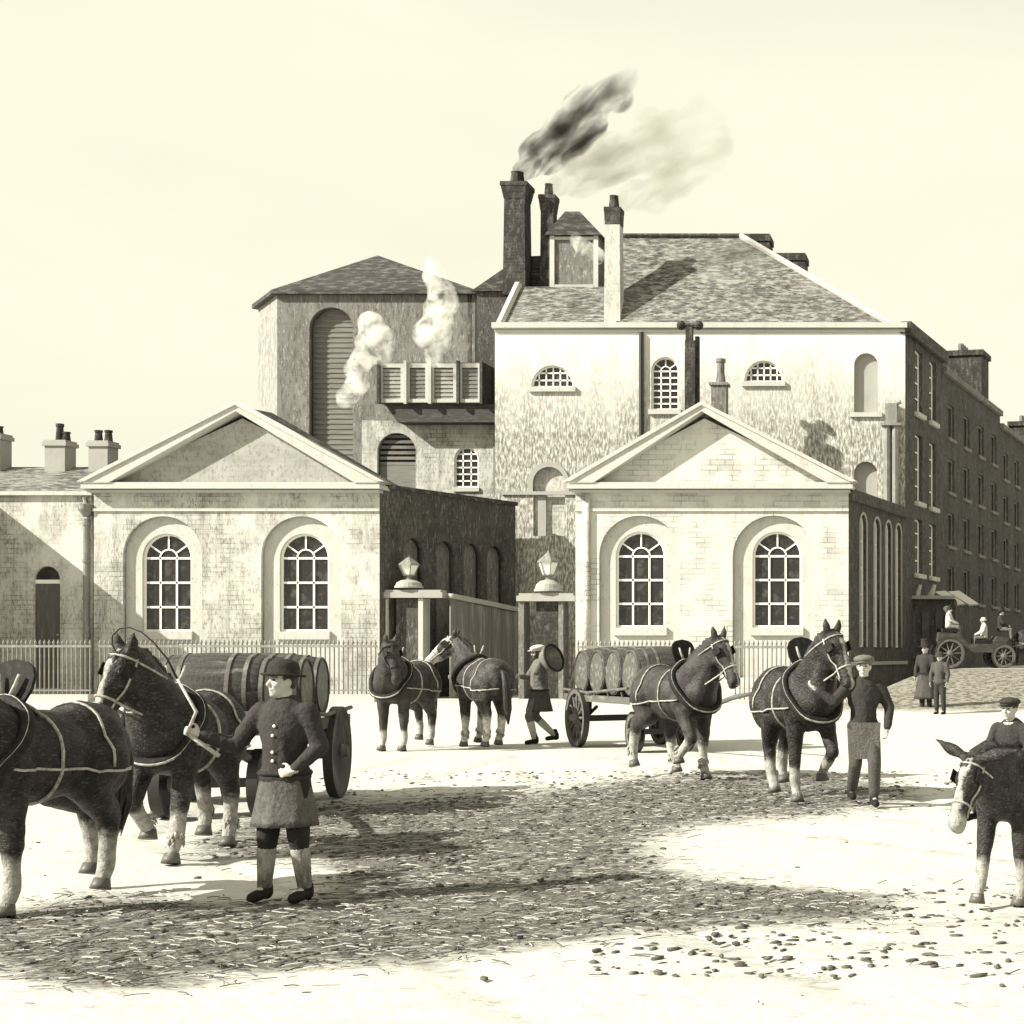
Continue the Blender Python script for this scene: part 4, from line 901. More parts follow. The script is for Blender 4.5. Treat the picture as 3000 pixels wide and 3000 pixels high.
def build_smoke(t1, t2, t3):
    dk = volume('coal_smoke', 4.2, (.05, .046, .038), 1.0, .45, .70, (.5, 1, 1.4), tilt=42, fade=(2, 1.5, 5.6, .04)); lt = volume('pale_smoke', 1.25, (.46, .44, .37), 1.0, .43, .72, (.55, 1, 1.4), tilt=25, fade=(0, 1.5, 8.6, .05)); stm = volume('steam', 3.4, (1., .99, .95), 1.5, .44, .72)
    plume('coal_smoke', 'dark coal smoke blowing right from the tallest stack', [(1512, 530, 20), (1545, 490, 36), (1600, 440, 66), (1660, 395, 78), (1730, 340, 66), (1790, 275, 50), (1835, 230, 34), (1848, 200, 14)], SM * 1.05, dk, 3)
    plume('pale_smoke', 'pale thin smoke curling from the middle stack', [(1608, 562, 16), (1650, 540, 34), (1740, 500, 70), (1850, 445, 92), (1960, 380, 86), (2060, 340, 66), (2130, 335, 30)], SM * 1.055, lt, 5)
    plume('wispy_smoke', 'greyish wispy smoke drifting from the pale front stack', [(1800, 604, 16), (1850, 582, 36), (1920, 560, 54), (2000, 530, 54), (2060, 490, 46), (2110, 430, 38), (2130, 370, 24)], SM * 1.015, lt, 9)
    s1 = S0 * 1.165
    plume('steam_cloud', 'white steam rising tall above the right side of the louvred cabin', [(1275, 1062, 26), (1265, 1000, 48), (1290, 940, 50), (1295, 870, 44), (1280, 800, 30), (1262, 740, 16)], s1, stm, 21, cat='steam')
    plume('steam_cloud', 'white steam billowing low at the left side of the louvred cabin', [(1130, 1060, 24), (1110, 1010, 40), (1090, 960, 42), (1070, 1010, 34), (1050, 1080, 40), (1030, 1150, 36), (1000, 1180, 20)], s1, stm, 27, cat='steam')
    ls = plume('steam_cloud', 'small steam puff beside the roof lantern and pale stack', [(1690, 700, 18), (1705, 720, 26), (1740, 735, 26), (1765, 770, 16)], SM * 1.03, stm, 31, cat='steam')
# ================================================================== horses, people, drays
COAT = mat('dark_horse_coat', (0.016, 0.014, 0.011), 0.5, [((6, 6, 6), .45, .66, (.055, .05, .04), .6), ((26, 26, 60), .54, .64, (.15, .14, .115), .4)], .35, 45, .18, attr=('patch', (.36, .34, .275)))
COAT_BAY = mat('bay_horse_coat', (0.026, 0.023, 0.018), 0.45, [((6, 6, 6), .45, .66, (.08, .073, .058), .6), ((26, 26, 60), .54, .64, (.2, .185, .15), .4)], .35, 45, .18, attr=('patch', (.56, .535, .43)))
COAT_BROWN = mat('brown_horse_coat', (0.035, 0.031, 0.025), 0.55, [((4, 4, 4), .45, .66, (.10, .092, .075), .6), ((18, 18, 50), .52, .64, (.012, .011, .009), .6)], .35, 45, .18, attr=('patch', (.44, .42, .34)))
HAIR = mat('dark_mane_hair', (.022, .019, .014), .5, [((30, 30, 8), .5, .65, (.09, .08, .06), .6)], .3, 60)
FEATHER = mat('pale_feather_hair', (.42, .39, .31), .8, [((30, 30, 8), .42, .6, (.10, .09, .07), .8)], .3, 60)
HOOF = mat('hoof_horn', (.10, .09, .07), .5)
LEATHER = mat('black_leather', (.014, .0125, .010), .75, [((20, 20, 20), .5, .65, (.05, .045, .036), .5)], spec=.2)
STRAP = mat('worn_pale_strap', (.42, .395, .31), .6, [((25, 25, 25), .45, .6, (.12, .11, .085), .6)])
BRASS = mat('pale_metal', (.75, .7, .52), .35)
EYE = mat('dark_eye', (.008, .007, .006), .1, spec=.6)
SKIN = mat('skin', (.46, .42, .33), .6, [((25, 25, 25), .5, .7, (.42, .37, .28), .4)], attr=('patch', (.06, .052, .04)))

def hit_loop(bvh, c, u, v, n=36, off=.012, rmax=1.2):
    pts = []
    for k in range(n):
        a = 2 * math.pi * k / n; d = (u * math.cos(a) + v * math.sin(a)).normalized()
        # outermost hit: cast from outside back to the centre
        h = bvh.ray_cast(c + d * rmax, -d, rmax)
        if h[0] is None: pts.append(None)
        else: pts.append(h[0] + d * off)
    good = [p for p in pts if p is not None]
    if not good: return []
    last = good[-1]; out = []
    for p in pts:
        if p is None: p = last
        out.append(p); last = p
    return out
def on_skin(bvh, p, off=.014):
    h = bvh.find_nearest(Vector(p))
    return h[0] + h[1] * off if h[0] is not None else Vector(p)
def trace(bvh, pts, n=8, off=.014):
    out = []
    for a, b in zip(pts, pts[1:]):
        for k in range(n): out.append(on_skin(bvh, Vector(a).lerp(Vector(b), k / n), off))
    out.append(on_skin(bvh, pts[-1], off)); return out

def leg_pts(kind, x, y, ang):
    """joint points from the shoulder or hip down; ang = angles of the segments from straight down, forward positive, degrees"""
    if kind == 'F': top = Vector((x, y, 1.10)); lens = (.22, .40, .33, .13); rs = (.17, .125, .078, .066, .058)
    else: top = Vector((x, y, 1.14)); lens = (.28, .42, .38, .14); rs = (.24, .18, .085, .068, .06)
    pts = [top]
    for l, a in zip(lens, ang): pts.append(pts[-1] + Vector((math.sin(R(a)), 0, -math.cos(R(a)))) * l)
    return pts, rs
STAND_F = (0, -2, 1, 28); STAND_H = (34, -40, 2, 28)
LIFT_F = (18, 34, -52, -50); LIFT_H = (50, -42, 20, -20)
FWD_F = (16, 16, 16, 40); BACK_F = (-14, -16, -16, 10); FWD_H = (52, -20, 14, 36); BACK_H = (14, -62, -12, 10)

def horse(label, loc, face, scale=1.0, legs=None, neck=(52, 0), head=(-58, 0), coat=COAT, sock=.36, blaze=.03, group='heavy horses at the brewery gate', harness=True, housing=False, face_patch=0, tail_yaw=0, name='draft_horse', donkey=False, ears=(0, 0), blinkers=True, bodyw=1.0, saddle=False, low=False, collar=True):
    """face: heading in the ground plane (dx, dy). local x forward, y left"""
    root = thing(name, label, 'donkey' if donkey else 'horse', loc, math.atan2(face[1], face[0]), group, scale)
    legs = legs or [STAND_F, FWD_F, STAND_H, BACK_H]
    bm = bmesh.new(); bw = bodyw
    E = lambda c, r, rot=None: ell(bm, c, r, rot, 3)
    E((.42, 0, 1.20), (.42, .31 * bw, .41)); E((0, 0, 1.17), (.62, .345 * bw, .385)); E((-.52, 0, 1.22), (.40, .335 * bw, .39))
    E((.30, 0, 1.47), (.38, .12, .15)); E((-.58, 0, 1.42), (.33, .24 * bw, .18)); E((.68, 0, 1.12), (.18, .27 * bw, .29)); E((-.05, 0, 1.4), (.5, .2, .15))
    for sy in (1, -1):
        E((.50, .2 * sy * bw, 1.22), (.20, .13, .34)); E((-.56, .2 * sy * bw, 1.14), (.27, .16, .36)); E((.70, .11 * sy, 1.08), (.11, .12, .16))
    info = []; fet = []
    for i, (kind, x, y) in enumerate((('F', .47, .19), ('F', .47, -.19), ('H', -.52, .18), ('H', -.52, -.18))):
        pts, rs = leg_pts(kind, x, y * bw, legs[i]); chain(bm, pts, rs)
        if kind == 'F': E(pts[2], (.088, .082, .10))
        else:
            E(pts[2] + Vector((-.02, 0, .02)), (.095, .075, .12)); capsule(bm, pts[1] + Vector((-.06, 0, -.03)), .13, pts[2] + Vector((-.02, 0, .1)), .075)
        d = (pts[4] - pts[3]).normalized(); info.append((pts[3], pts[4], d)); fet.append(pts)
        capsule(bm, pts[4], .062, pts[4] + d * .03, .07)
    # neck and head
    np_, ny_ = R(neck[0]), R(neck[1]); nd = Vector((math.cos(np_) * math.cos(ny_), math.cos(np_) * math.sin(ny_), math.sin(np_)))
    N0 = Vector((.60, 0, 1.34)); L = .74 if not donkey else .6; poll = N0 + nd * L; mid = N0 + nd * L * .5
    side = Vector((-math.sin(ny_), math.cos(ny_), 0)); crest = side.cross(nd).normalized(); crest = crest if crest.z > 0 else -crest
    if abs(crest.z) < .05: crest = Vector((0, 0, 1))
    capsule(bm, (.44, 0, 1.30), .31, mid + crest * .01, .205); capsule(bm, mid + crest * .01, .205, poll - nd * .04, .135)
    capsule(bm, Vector((.34, 0, 1.48)), .13, mid + crest * .14, .12); capsule(bm, mid + crest * .14, .12, poll + crest * .03, .085)
    capsule(bm, Vector((.70, 0, 1.18)), .24, mid - crest * .10, .16); capsule(bm, mid - crest * .1, .16, poll - crest * .1, .11)
    hp, hy = R(head[0]), R(neck[1] + head[1]); hd = Vector((math.cos(hp) * math.cos(hy), math.cos(hp) * math.sin(hy), math.sin(hp)))
    hs = Vector((-math.sin(hy), math.cos(hy), 0)); hu = hs.cross(hd).normalized(); hu = hu if (hu.dot(Vector((math.cos(hy), math.sin(hy), 0))) > 0) else -hu   # towards the forehead
    q = poll + hd * .02 + hu * .01; HL = .60
    rot = Matrix((hd, hs, hu)).transposed()
    hk = 1.14; hd = hd * hk; hs = hs * hk; hu = hu * hk
    def E(c, r, rot=None): ell(bm, c, tuple(x * hk for x in r), rot, 3)
    def cap(bm, a, ra, b, rb): capsule(bm, a, ra * hk, b, rb * hk)
    E(q + hd * .14, (.19, .108, .145), rot); cap(bm, q + hd * .05 + hu * .03, .105, q + hd * .34 + hu * .045, .078)
    cap(bm, q + hd * .34 + hu * .04, .078, q + hd * .54 + hu * .02, .07); cap(bm, q + hd * .16 - hu * .09, .085, q + hd * .48 - hu * .035, .05)
    E(q + hd * .56 + hu * .005, (.088, .078, .085), rot); E(q + hd * .60 - hu * .04, (.05, .055, .045), rot)
    for sy in (1, -1):
        E(q + hd * .17 - hu * .06 + hs * .07 * sy, (.12, .045, .11), rot); E(q + hd * .17 + hs * .085 * sy + hu * .055, (.055, .03, .045), rot)
        E(q + hd * .585 + hs * .055 * sy + hu * .03, (.035, .025, .03), rot)
        el_ = .17 if not donkey else .44
        er = q - hd * .03 + hs * .075 * sy + hu * .05
        if donkey: ed = (hs * sy * .95 - hd * .18 + Vector((0, 0, ears[0 if sy > 0 else 1]))).normalized()
        else: ed = (-hd * .80 + hs * sy * .22 + hu * .42 + Vector((0, 0, .35))).normalized()
        cap(bm, er, .040, er + ed * el_ * .45, .046 if not donkey else .06); cap(bm, er + ed * el_ * .45, .046 if not donkey else .06, er + ed * el_, .012 if not donkey else .016)
    # ground the lowest hoof
    me = remesh(bm, .024 if not low else .035, 4)
    zmin = min(v.co.z for v in me.vertices) - .015
    norms = [v.normal.copy() for v in me.vertices]
    for v, nv in zip(me.vertices, norms): v.co += nv * (.013 * mnoise.noise(v.co * 4.5) + .006 * mnoise.noise(v.co * 11))
    me.transform(Matrix.Translation((0, 0, -zmin))); sh = Vector((0, 0, -zmin))
    pa = me.attributes.new('patch', 'FLOAT', 'POINT'); vals = []
    for v in me.vertices:
        p = v.co - sh; val = 0.0
        if sock and p.z < .62:
            for pts in fet:
                f_, h_ = pts[3], pts[4]
                dd = (p - f_).length
                if dd < sock * .7 + .10 * mnoise.noise(v.co * 16) or (p - h_).length < sock * .6: val = 1.0
                elif dd < sock: val = max(val, .8 * (sock - dd) / (sock * .3) + .5 * mnoise.noise(v.co * 30))
        r_ = p - q; a = r_.dot(hd) / hk ** 2; s_ = r_.dot(hs) / hk ** 2; t = r_.dot(hu) / hk ** 2
        if blaze and -.02 < a < .66 and t > .02 and abs(s_) < blaze * (1 + .4 * math.sin(a * 20)): val = 1.0
        if face_patch and a > HL - face_patch and a < .8 and abs(s_) < .15 and abs(t) < .2: val = max(val, min(1, (a - (HL - face_patch)) * 20))
        vals.append(max(0, min(1, val * (.8 + .5 * mnoise.noise(v.co * 22)))) if val > 0 else 0)
    pa.data.foreach_set('value', vals)
    body = link_mesh('body', me, coat, root, True)
    bvh = BVHTree.FromPolygons([v.co for v in me.vertices], [p.vertices for p in me.polygons])
    T = lambda p: Vector(p) + sh
    for f_, h_, d in info:
        bm = bmesh.new(); u, v = frame_for(d); M = Matrix.Translation(T(h_))
        base = h_ + Vector((.02, 0, -.075)) if d.z < -.5 else h_ + d * .07
        dd = (base - h_).normalized(); uu, vv = frame_for(dd); MM = Matrix((uu, vv, dd)).transposed().to_4x4(); MM.translation = T(h_)
        lathe(bm, [(.0, -.01), (.066, -.005), (.078, .05), (.088, .088), (0, .088)], 14, MM); obj('hoof', bm, HOOF, root, True)
    if sock > .3 and not donkey and not low:
        for f_, h_, d in info:
            bm = bmesh.new(); rr = random.Random(5)
            for k in range(26):
                an = rr.uniform(0, 6.28); r0 = .052; st_ = f_ + Vector((math.cos(an) * r0 - .012, math.sin(an) * r0, rr.uniform(-.02, .10)))
                en = st_ + d * rr.uniform(.05, .11) + Vector((math.cos(an) * .022 - .02, math.sin(an) * .022, -.01))
                tube(bm, [T(st_), T(st_.lerp(en, .5) + Vector((math.cos(an), math.sin(an), 0)) * .012), T(en)], [.016, .012, .003], 5)
            obj('feather', bm, FEATHER, root, True)
    # mane, forelock, tail
    rr = random.Random(3); bm = bmesh.new(); nm = 60 if not low else 24
    for k in range(nm):
        t = k / (nm - 1); b0 = Vector((.34, 0, 1.55)).lerp(mid + crest * .24, min(1, t * 2)) if t < .5 else (mid + crest * .24).lerp(poll + crest * .10, (t - .5) * 2)
        sgn = 1 if rr.random() < .5 else -1
        s_ = side * sgn; ln = rr.uniform(.10, .24) if not donkey else .07
        b1 = b0 + s_ * .07 + crest * .012 - nd * .02; b2 = b0 + s_ * (.10 + rr.uniform(0, .04)) - Vector((0, 0, ln)) - nd * .03
        tube(bm, [T(b0 - crest * .03), T(b1), T(b2)], [.028, .026, .004], 5)
    for k in range(10):
        b0 = q - hd * .04 + hu * .07 + hs * rr.uniform(-.04, .04); tube(bm, [T(b0), T(b0 + hd * .10 + hu * .06), T(b0 + hd * rr.uniform(.16, .24) + hu * .045)], [.02, .018, .003], 5)
    obj('mane', bm, HAIR, root, True)
    bm = bmesh.new(); t0 = Vector((-.90, 0, 1.36)); ty = math.sin(R(tail_yaw)); nst = 34 if not low else 12
    for k in range(nst):
        a = rr.uniform(0, 6.28); w = rr.uniform(0, .075); o_ = Vector((math.cos(a) * w, math.sin(a) * w, 0))
        ln = rr.uniform(.55, .80) if not donkey else .5
        tube(bm, [T(t0 + Vector((.06, 0, .03))), T(t0 + Vector((-.07, ty * .05, -.03)) + o_ * .5), T(t0 + Vector((-.12, ty * .12, -.28)) + o_ * 1.1), T(t0 + Vector((-.10, ty * .2, -.28 - ln * .55)) + o_ * 1.2), T(t0 + Vector((-.07, ty * .25, -.3 - ln * .85)) + o_ * .5)], [.04, .042, .034, .026, .004], 5)
    obj('tail', bm, HAIR, root, True)
    for sy in (1, -1):
        bm = bmesh.new(); ell(bm, T(q + hd * .175 + hs * .108 * sy + hu * .045), (.022, .016, .020), rot); obj('eye', bm, EYE, root, True)
    if harness:
        z0 = Vector((0, 0, 1))
        # bridle
        bm = bmesh.new()
        for a, wr in ((.05, .012), (.40, .012)):
            lp = hit_loop(bvh, T(q + hd * a), hs, hu, 24, .008, .5)
            if lp: tube(bm, lp, wr, 5, True)
        hb = [p.vertices[:] for p in me.polygons if -.02 < ((p.center - T(q)).dot(hd) / hk ** 2) < .75 and ((p.center - T(q)) - hd * ((p.center - T(q)).dot(hd) / hk ** 2)).length < .17 and (p.center - T(q)).dot(hu) > -.17]
        bvh_h = BVHTree.FromPolygons([v.co for v in me.vertices], hb)
        for sy in (1, -1): tube(bm, trace(bvh_h, [T(q + hd * .03 + hs * .12 * sy), T(q + hd * .3 + hs * .12 * sy - hu * .02), T(q + hd * .50 + hs * .1 * sy - hu * .02)], 5, .01), .011, 5)
        obj('bridle', bm, LEATHER if not blaze else STRAP, root, True)
        if blinkers:
            for sy in (1, -1):
                bm = bmesh.new(); c = T(q + hd * .15 + hs * .135 * sy + hu * .045); rb = Matrix((hd.normalized(), hu.normalized(), (hs * sy + hd * .5).normalized())).transposed()
                box(bm, c, (.12, .13, .012), rb); bmesh.ops.bevel(bm, geom=bm.edges[:], offset=.005, segments=1, affect='EDGES'); obj('blinker', bm, LEATHER, root)
        if collar:
            cd = Vector((.80, 0, .62)).normalized(); cc = Vector((.56, 0, 1.30)); cu = Vector((0, 1, 0)); cv = cd.cross(cu).normalized()
            lp = hit_loop(bvh, T(cc), cu, cv, 40, .035, 1.0)
            lp = [lp[i - 1].lerp(lp[(i + 1) % 40], .5).lerp(lp[i], .4) for i in range(40)]
            bm = bmesh.new(); tube(bm, lp, .056, 10, True); obj('collar', bm, LEATHER, root, True)
            bm = bmesh.new(); c0 = T(cc); ham = [c0 + (p - c0) * 1.07 + cd * .03 for p in lp]
            tube(bm, ham, .016, 6, True); top = max(ham, key=lambda p: p.z)
            for sy in (1, -1): tube(bm, [top + Vector((0, sy * .03, -.03)), top + Vector((-.02, sy * .07, .08)), top + Vector((-.04, sy * .09, .17))], [.02, .018, .012], 6)
            obj('hames', bm, STRAP, root, True)
            if housing:
                bm = bmesh.new(); tp = top + Vector((-.04, 0, .0))
                pts = [(-.13, -.06), (.13, -.06), (.18, .05), (.19, .16), (.16, .24), (.1, .28), (0, .30), (-.1, .28), (-.16, .24), (-.19, .16), (-.18, .05)]
                plate(bm, [pts[::1]], .03, tp, Vector((0, 1, 0)), Vector((-.25, 0, 1))); obj('collar_housing', bm, LEATHER, root)
            bm = bmesh.new(); lp2 = hit_loop(bvh, T((.64, 0, 1.06)), cu, Vector((-.45, 0, 1)).normalized(), 40, .012, 1.0)
        # back saddle, girth, breeching and traces
        bm = bmesh.new()
        lp = hit_loop(bvh, T((.10, 0, 1.15)), Vector((0, 1, 0)), z0, 36, .012, .9); tube(bm, lp, .017, 6, True, flat=.6)
        lp = hit_loop(bvh, T((-.42, 0, 1.2)), Vector((0, 1, 0)), z0, 36, .012, .9); half = [p for p in lp if p.z > T((0, 0, .98)).z]
        k0 = min(range(len(half)), key=lambda i: (half[i].y, )); 
        half.sort(key=lambda p: math.atan2(p.y, p.z - T((0, 0, 1.0)).z)); tube(bm, half, .012, 5)
        for sy in (1, -1):
            tube(bm, trace(bvh, [T((.62, .36 * sy, 1.10)), T((.1, .4 * sy, 1.06)), T((-.42, .4 * sy, 1.02)), T((-.75, .4 * sy, 1.0))], 7, .012), .012, 5)
            tube(bm, trace(bvh, [T((-.42, .4 * sy, 1.02)), T((-.8, .34 * sy, 1.02)), T((-.95, .05 * sy, 1.02))], 6, .010), .011, 5)
        obj('harness_strap', bm, STRAP, root, True)
        if saddle:
            bm = bmesh.new(); lp = hit_loop(bvh, T((.10, 0, 1.2)), Vector((0, 1, 0)), z0, 36, .03, .9); hi = [p for p in lp if p.z > T((0, 0, 1.38)).z]; hi.sort(key=lambda p: p.y); tube(bm, hi, .085, 8, flat=.6); obj('cart_saddle', bm, LEATHER, root, True)
    root['_poll'] = tuple(T(poll)); root['_muzzle'] = tuple(T(q + hd * .6))
    return root

# ------------------------------------------------------------------ people
def hand(bm, w, d, up, curl=40, sc=1.0, thumb=1):
    """palm and five fingers; d = direction of the hand, up = back-of-hand normal, thumb = +1 on the d x up side"""
    d = Vector(d).normalized(); up = Vector(up); up = (up - d * up.dot(d)).normalized(); s = d.cross(up) * thumb
    rot = Matrix((d, s, up)).transposed()
    ell(bm, w + d * .045 * sc, (.052 * sc, .040 * sc, .017 * sc), rot, 2); cap(bm, w - d * .02, .026 * sc, w + d * .03, .024 * sc)
    for k, (o, l) in enumerate(((.029, .072), (.0105, .080), (-.009, .074), (-.027, .058))):
        p = w + (d * .082 + s * o) * sc; dd = d.copy()
        for j, f in enumerate((.45, .32, .23)):
            a = R(curl * (j + .6)); dn = d * math.cos(a) - up * math.sin(a); e = p + dn * l * f * sc
            cap(bm, p, (.0095 - j * .001) * sc, e, (.0088 - j * .001) * sc); p = e
    p = w + (d * .025 + s * .034) * sc; dn = (d * .6 + s * .7 - up * .25).normalized(); e = p + dn * .036 * sc; cap(bm, p, .0125 * sc, e, .0108 * sc)
    dn2 = (d * .85 + s * .1 - up * .45).normalized(); cap(bm, e, .0105 * sc, e + dn2 * .032 * sc, .0085 * sc)
CLOTHS = {}
def cloth(nm, c, dark=.5, sp=.5):
    d2 = tuple(x * .4 for x in c); l2 = tuple(min(.85, x * 1.7) for x in c)
    return mat(nm, c, .9, [((7, 7, 3), .48, .65, d2, dark), ((45, 45, 20), .52, .64, l2, sp)], .3, 35)
C_DARK = cloth('dark_wool', (.034, .030, .024)); C_BLACK = cloth('black_felt', (.022, .019, .015), .4, .3); C_GREY = cloth('grey_twill', (.13, .12, .095)); C_PALE = cloth('pale_linen', (.5, .47, .38), .25, .3); C_MID = cloth('brown_cord', (.065, .059, .046))
def person(label, loc, face, scale=1.0, arms=None, legs=None, lean=0, top=C_DARK, bottom=C_MID, hat='flat', hatm=C_DARK, skirt=None, skirtm=None, gaiter=None, group=None, head_yaw=0, head_pitch=0, boots=LEATHER, sit=False, detail=True, beard=True, collar=C_PALE, cat='person', sleeve=None, apron=None, curl=(40, 40), hand_dir=(None, None), female=False):
    """joints in local metres for a 1.70 m body; x forward, y left"""
    root = thing('person', label, cat, loc, math.atan2(face[1], face[0]), group, scale)
    lx = math.sin(R(lean)); ch = Vector((lx * .42, 0, .93 + .36 * math.cos(R(lean)))); sh_z = .93 + .47 * math.cos(R(lean)); shx = lx * .52
    SH = [Vector((shx, .185, sh_z)), Vector((shx, -.185, sh_z))]
    nk = Vector((lx * .58, 0, .93 + .54 * math.cos(R(lean)))); hc = nk + Vector((.025 + lx * .1, 0, .15)); pel = Vector((0, 0, .93))
    arms = arms or [((.02, .26, 1.14), (.10, .25, .90)), ((.02, -.26, 1.14), (.10, -.25, .90))]
    legs = legs or [((.02, .10, .49), (-.02, .11, .09)), ((.02, -.10, .49), (-.02, -.11, .09))]
    arms = [(Vector(a), Vector(b)) for a, b in arms]; legs = [(Vector(a), Vector(b)) for a, b in legs]
    hy = R(head_yaw); hp = R(head_pitch); hf = Vector((math.cos(hy) * math.cos(hp), math.sin(hy) * math.cos(hp), math.sin(hp))); hs = Vector((-math.sin(hy), math.cos(hy), 0)); hu = hf.cross(hs).normalized(); hrot = Matrix((hf, hs, hu)).transposed()
    vx = .0095 if detail else .016
    bm = bmesh.new()
    ell(bm, hc + hu * .015, (.098, .076, .108), hrot, 3); ell(bm, hc + hf * .028 - hu * .055, (.066, .056, .066), hrot, 2); ell(bm, hc + hf * .068 - hu * .098, (.026, .026, .02), hrot)
    cap(bm, hc + hf * .093 + hu * .02, .009, hc + hf * .112 - hu * .026, .0155)
    ell(bm, hc + hf * .088 + hu * .033, (.016, .05, .011), hrot); ell(bm, hc + hf * .088 - hu * .058, (.014, .027, .009), hrot); ell(bm, hc + hf * .086 - hu * .072, (.013, .022, .008), hrot)
    for sy in (1, -1):
        ell(bm, hc + hs * .078 * sy + hu * .0 - hf * .005, (.022, .010, .034), hrot); ell(bm, hc + hf * .068 + hs * .042 * sy - hu * .028, (.03, .022, .022), hrot)
    cap(bm, nk - Vector((0, 0, .04)), .066, nk + Vector((.015, 0, .07)), .056)
    # torso and limbs under the clothes keep the body in one piece
    ell(bm, ch, (.115, .165, .22), None, 3); ell(bm, pel + Vector((0, 0, .03)), (.11, .155, .16), None, 3); cap(bm, ch, .13, pel, .125)
    cap(bm, SH[0], .058, SH[1], .058)
    for i in (0, 1):
        e, w = arms[i]; cap(bm, SH[i], .052, e, .040); cap(bm, e, .040, w, .026)
        d = (w - e).normalized()
        hd_ = Vector(hand_dir[i]) if hand_dir[i] is not None else d
        upv = Vector((0, 1 if i == 0 else -1, .2))
        hand(bm, w, hd_, upv, curl[i], 1.0, 1 if i == 0 else -1)
        k, a = legs[i]; hip = pel + Vector((0, .09 if i == 0 else -.09, -.02)); cap(bm, hip, .085, k, .058); cap(bm, k, .058, a, .038); cap(bm, a, .036, a + Vector((.12, 0, -.045)), .03)
    me = remesh(bm, vx, 2)
    pa = me.attributes.new('patch', 'FLOAT', 'POINT'); vals = []
    for v in me.vertices:
        r_ = v.co - hc; val = 0.
        a, s_, t = r_.dot(hf), r_.dot(hs), r_.dot(hu)
        if beard and not female and r_.length < .19 and t < -.035 and a > .0 and not (abs(s_) < .018 and -.072 < t < -.055): val = 1.
        if beard and not female and a > .0 and abs(s_) > .045 and t < .03 and r_.length < .15 and a < .06: val = 1.
        if a > .05 and abs(s_) < .024 and abs(t + .065) < .006: val = max(val, .7)
        if a > .05 and .010 < abs(s_) < .052 and abs(t - .036) < .008: val = max(val, .85)
        if a > .04 and .014 < abs(s_) < .052 and abs(t - .012) < .012: val = max(val, .35)
        vals.append(val)
    pa.data.foreach_set('value', vals); link_mesh('body', me, SKIN, root, True)
    for sy in (1, -1):
        bm = bmesh.new(); ell(bm, hc + hf * .086 + hs * .033 * sy + hu * .012, (.010, .013, .008), hrot, 2); obj('eye', bm, EYE, root, True)
    bm = bmesh.new(); ell(bm, hc - hf * .014 + hu * .028, (.098, .083, .104), hrot, 3)
    cut = [v for v in bm.verts if (v.co - hc).dot(hf) > .045 and (v.co - hc).dot(hu) < .085]; bmesh.ops.delete(bm, geom=cut, context='VERTS'); obj('hair', bm, HAIR, root, True)
    # trousers, boots
    tr = .0 if not female else .0
    bm = bmesh.new(); ell(bm, pel + Vector((0, 0, .02)), (.135, .175, .16), None, 3)
    for i in (0, 1):
        k, a = legs[i]; hip = pel + Vector((0, .09 if i == 0 else -.09, -.02)); cap(bm, hip, .105, k, .080); d = (a - k)
        cap(bm, k, .080, k + d * (.84 if not gaiter else .25), .066)
    link_mesh('trousers', remesh(bm, vx * 1.5, 3), bottom, root, True)
    for i in (0, 1):
        k, a = legs[i]
        if gaiter:
            bm = bmesh.new(); tube(bm, [k.lerp(a, .12), k.lerp(a, .3), k.lerp(a, .55), k.lerp(a, .97)], [.062, .068, .062, .05], 14); obj('gaiter', bm, gaiter, root, True)
        bm = bmesh.new(); cap(bm, a + Vector((-.02, 0, .02)), .05, a + Vector((-.02, 0, -.035)), .052); cap(bm, a + Vector((0, 0, -.03)), .048, a + Vector((.14, .0, -.05)), .042); cap(bm, a + Vector((0, 0, .08)), .047, a, .05)
        bme = remesh(bm, vx * 1.4, 2)
        for v in bme.vertices: v.co.z = max(v.co.z, a.z - .088)
        link_mesh('boot', bme, boots, root, True)
    # jacket
    bm = bmesh.new(); ell(bm, ch, (.145, .195, .25), None, 3); cap(bm, ch + Vector((0, 0, -.05)), .155, pel + Vector((0, 0, .02)), .155)
    ell(bm, pel + Vector((0, 0, .0)), (.16, .195, .13), None, 3)
    cap(bm, SH[0] + Vector((0, -.02, -.005)), .075, SH[1] + Vector((0, .02, -.005)), .075); cap(bm, nk - Vector((0, 0, .06)), .085, nk - Vector((0, 0, .03)), .075)
    for i in (0, 1):
        e, w = arms[i]; cap(bm, SH[i], .080, e, .064); 
        if sleeve is None: cap(bm, e, .064, e.lerp(w, .9), .048)
        else: cap(bm, e, .064, e.lerp(w, .22), .06)
    jm = remesh(bm, vx * 1.5, 3)
    norms = [v.normal.copy() for v in jm.vertices]
    for v, nv in zip(jm.vertices, norms):      # folds
        v.co += nv * (.006 * mnoise.noise(v.co * 14) + .004 * mnoise.noise(v.co * 30))
    link_mesh('jacket', jm, top, root, True); JB = BVHTree.FromPolygons([v.co for v in jm.vertices], [p.vertices for p in jm.polygons])
    if sleeve is not None:
        for i in (0, 1):
            bm = bmesh.new(); e, w = arms[i]; cap(bm, e.lerp(w, .2), .058, e.lerp(w, .86), .046); obj('shirt_sleeve', bm, sleeve, root, True)
    if collar is not None:
        bm = bmesh.new(); c = nk + Vector((.01, 0, .0)); tube(bm, [c + Vector((.07 * math.cos(a), .072 * math.sin(a), .012 * math.cos(a) * -1)) for a in [2 * math.pi * k / 16 for k in range(16)]], .018, 6, True); obj('neckerchief', bm, collar, root, True)
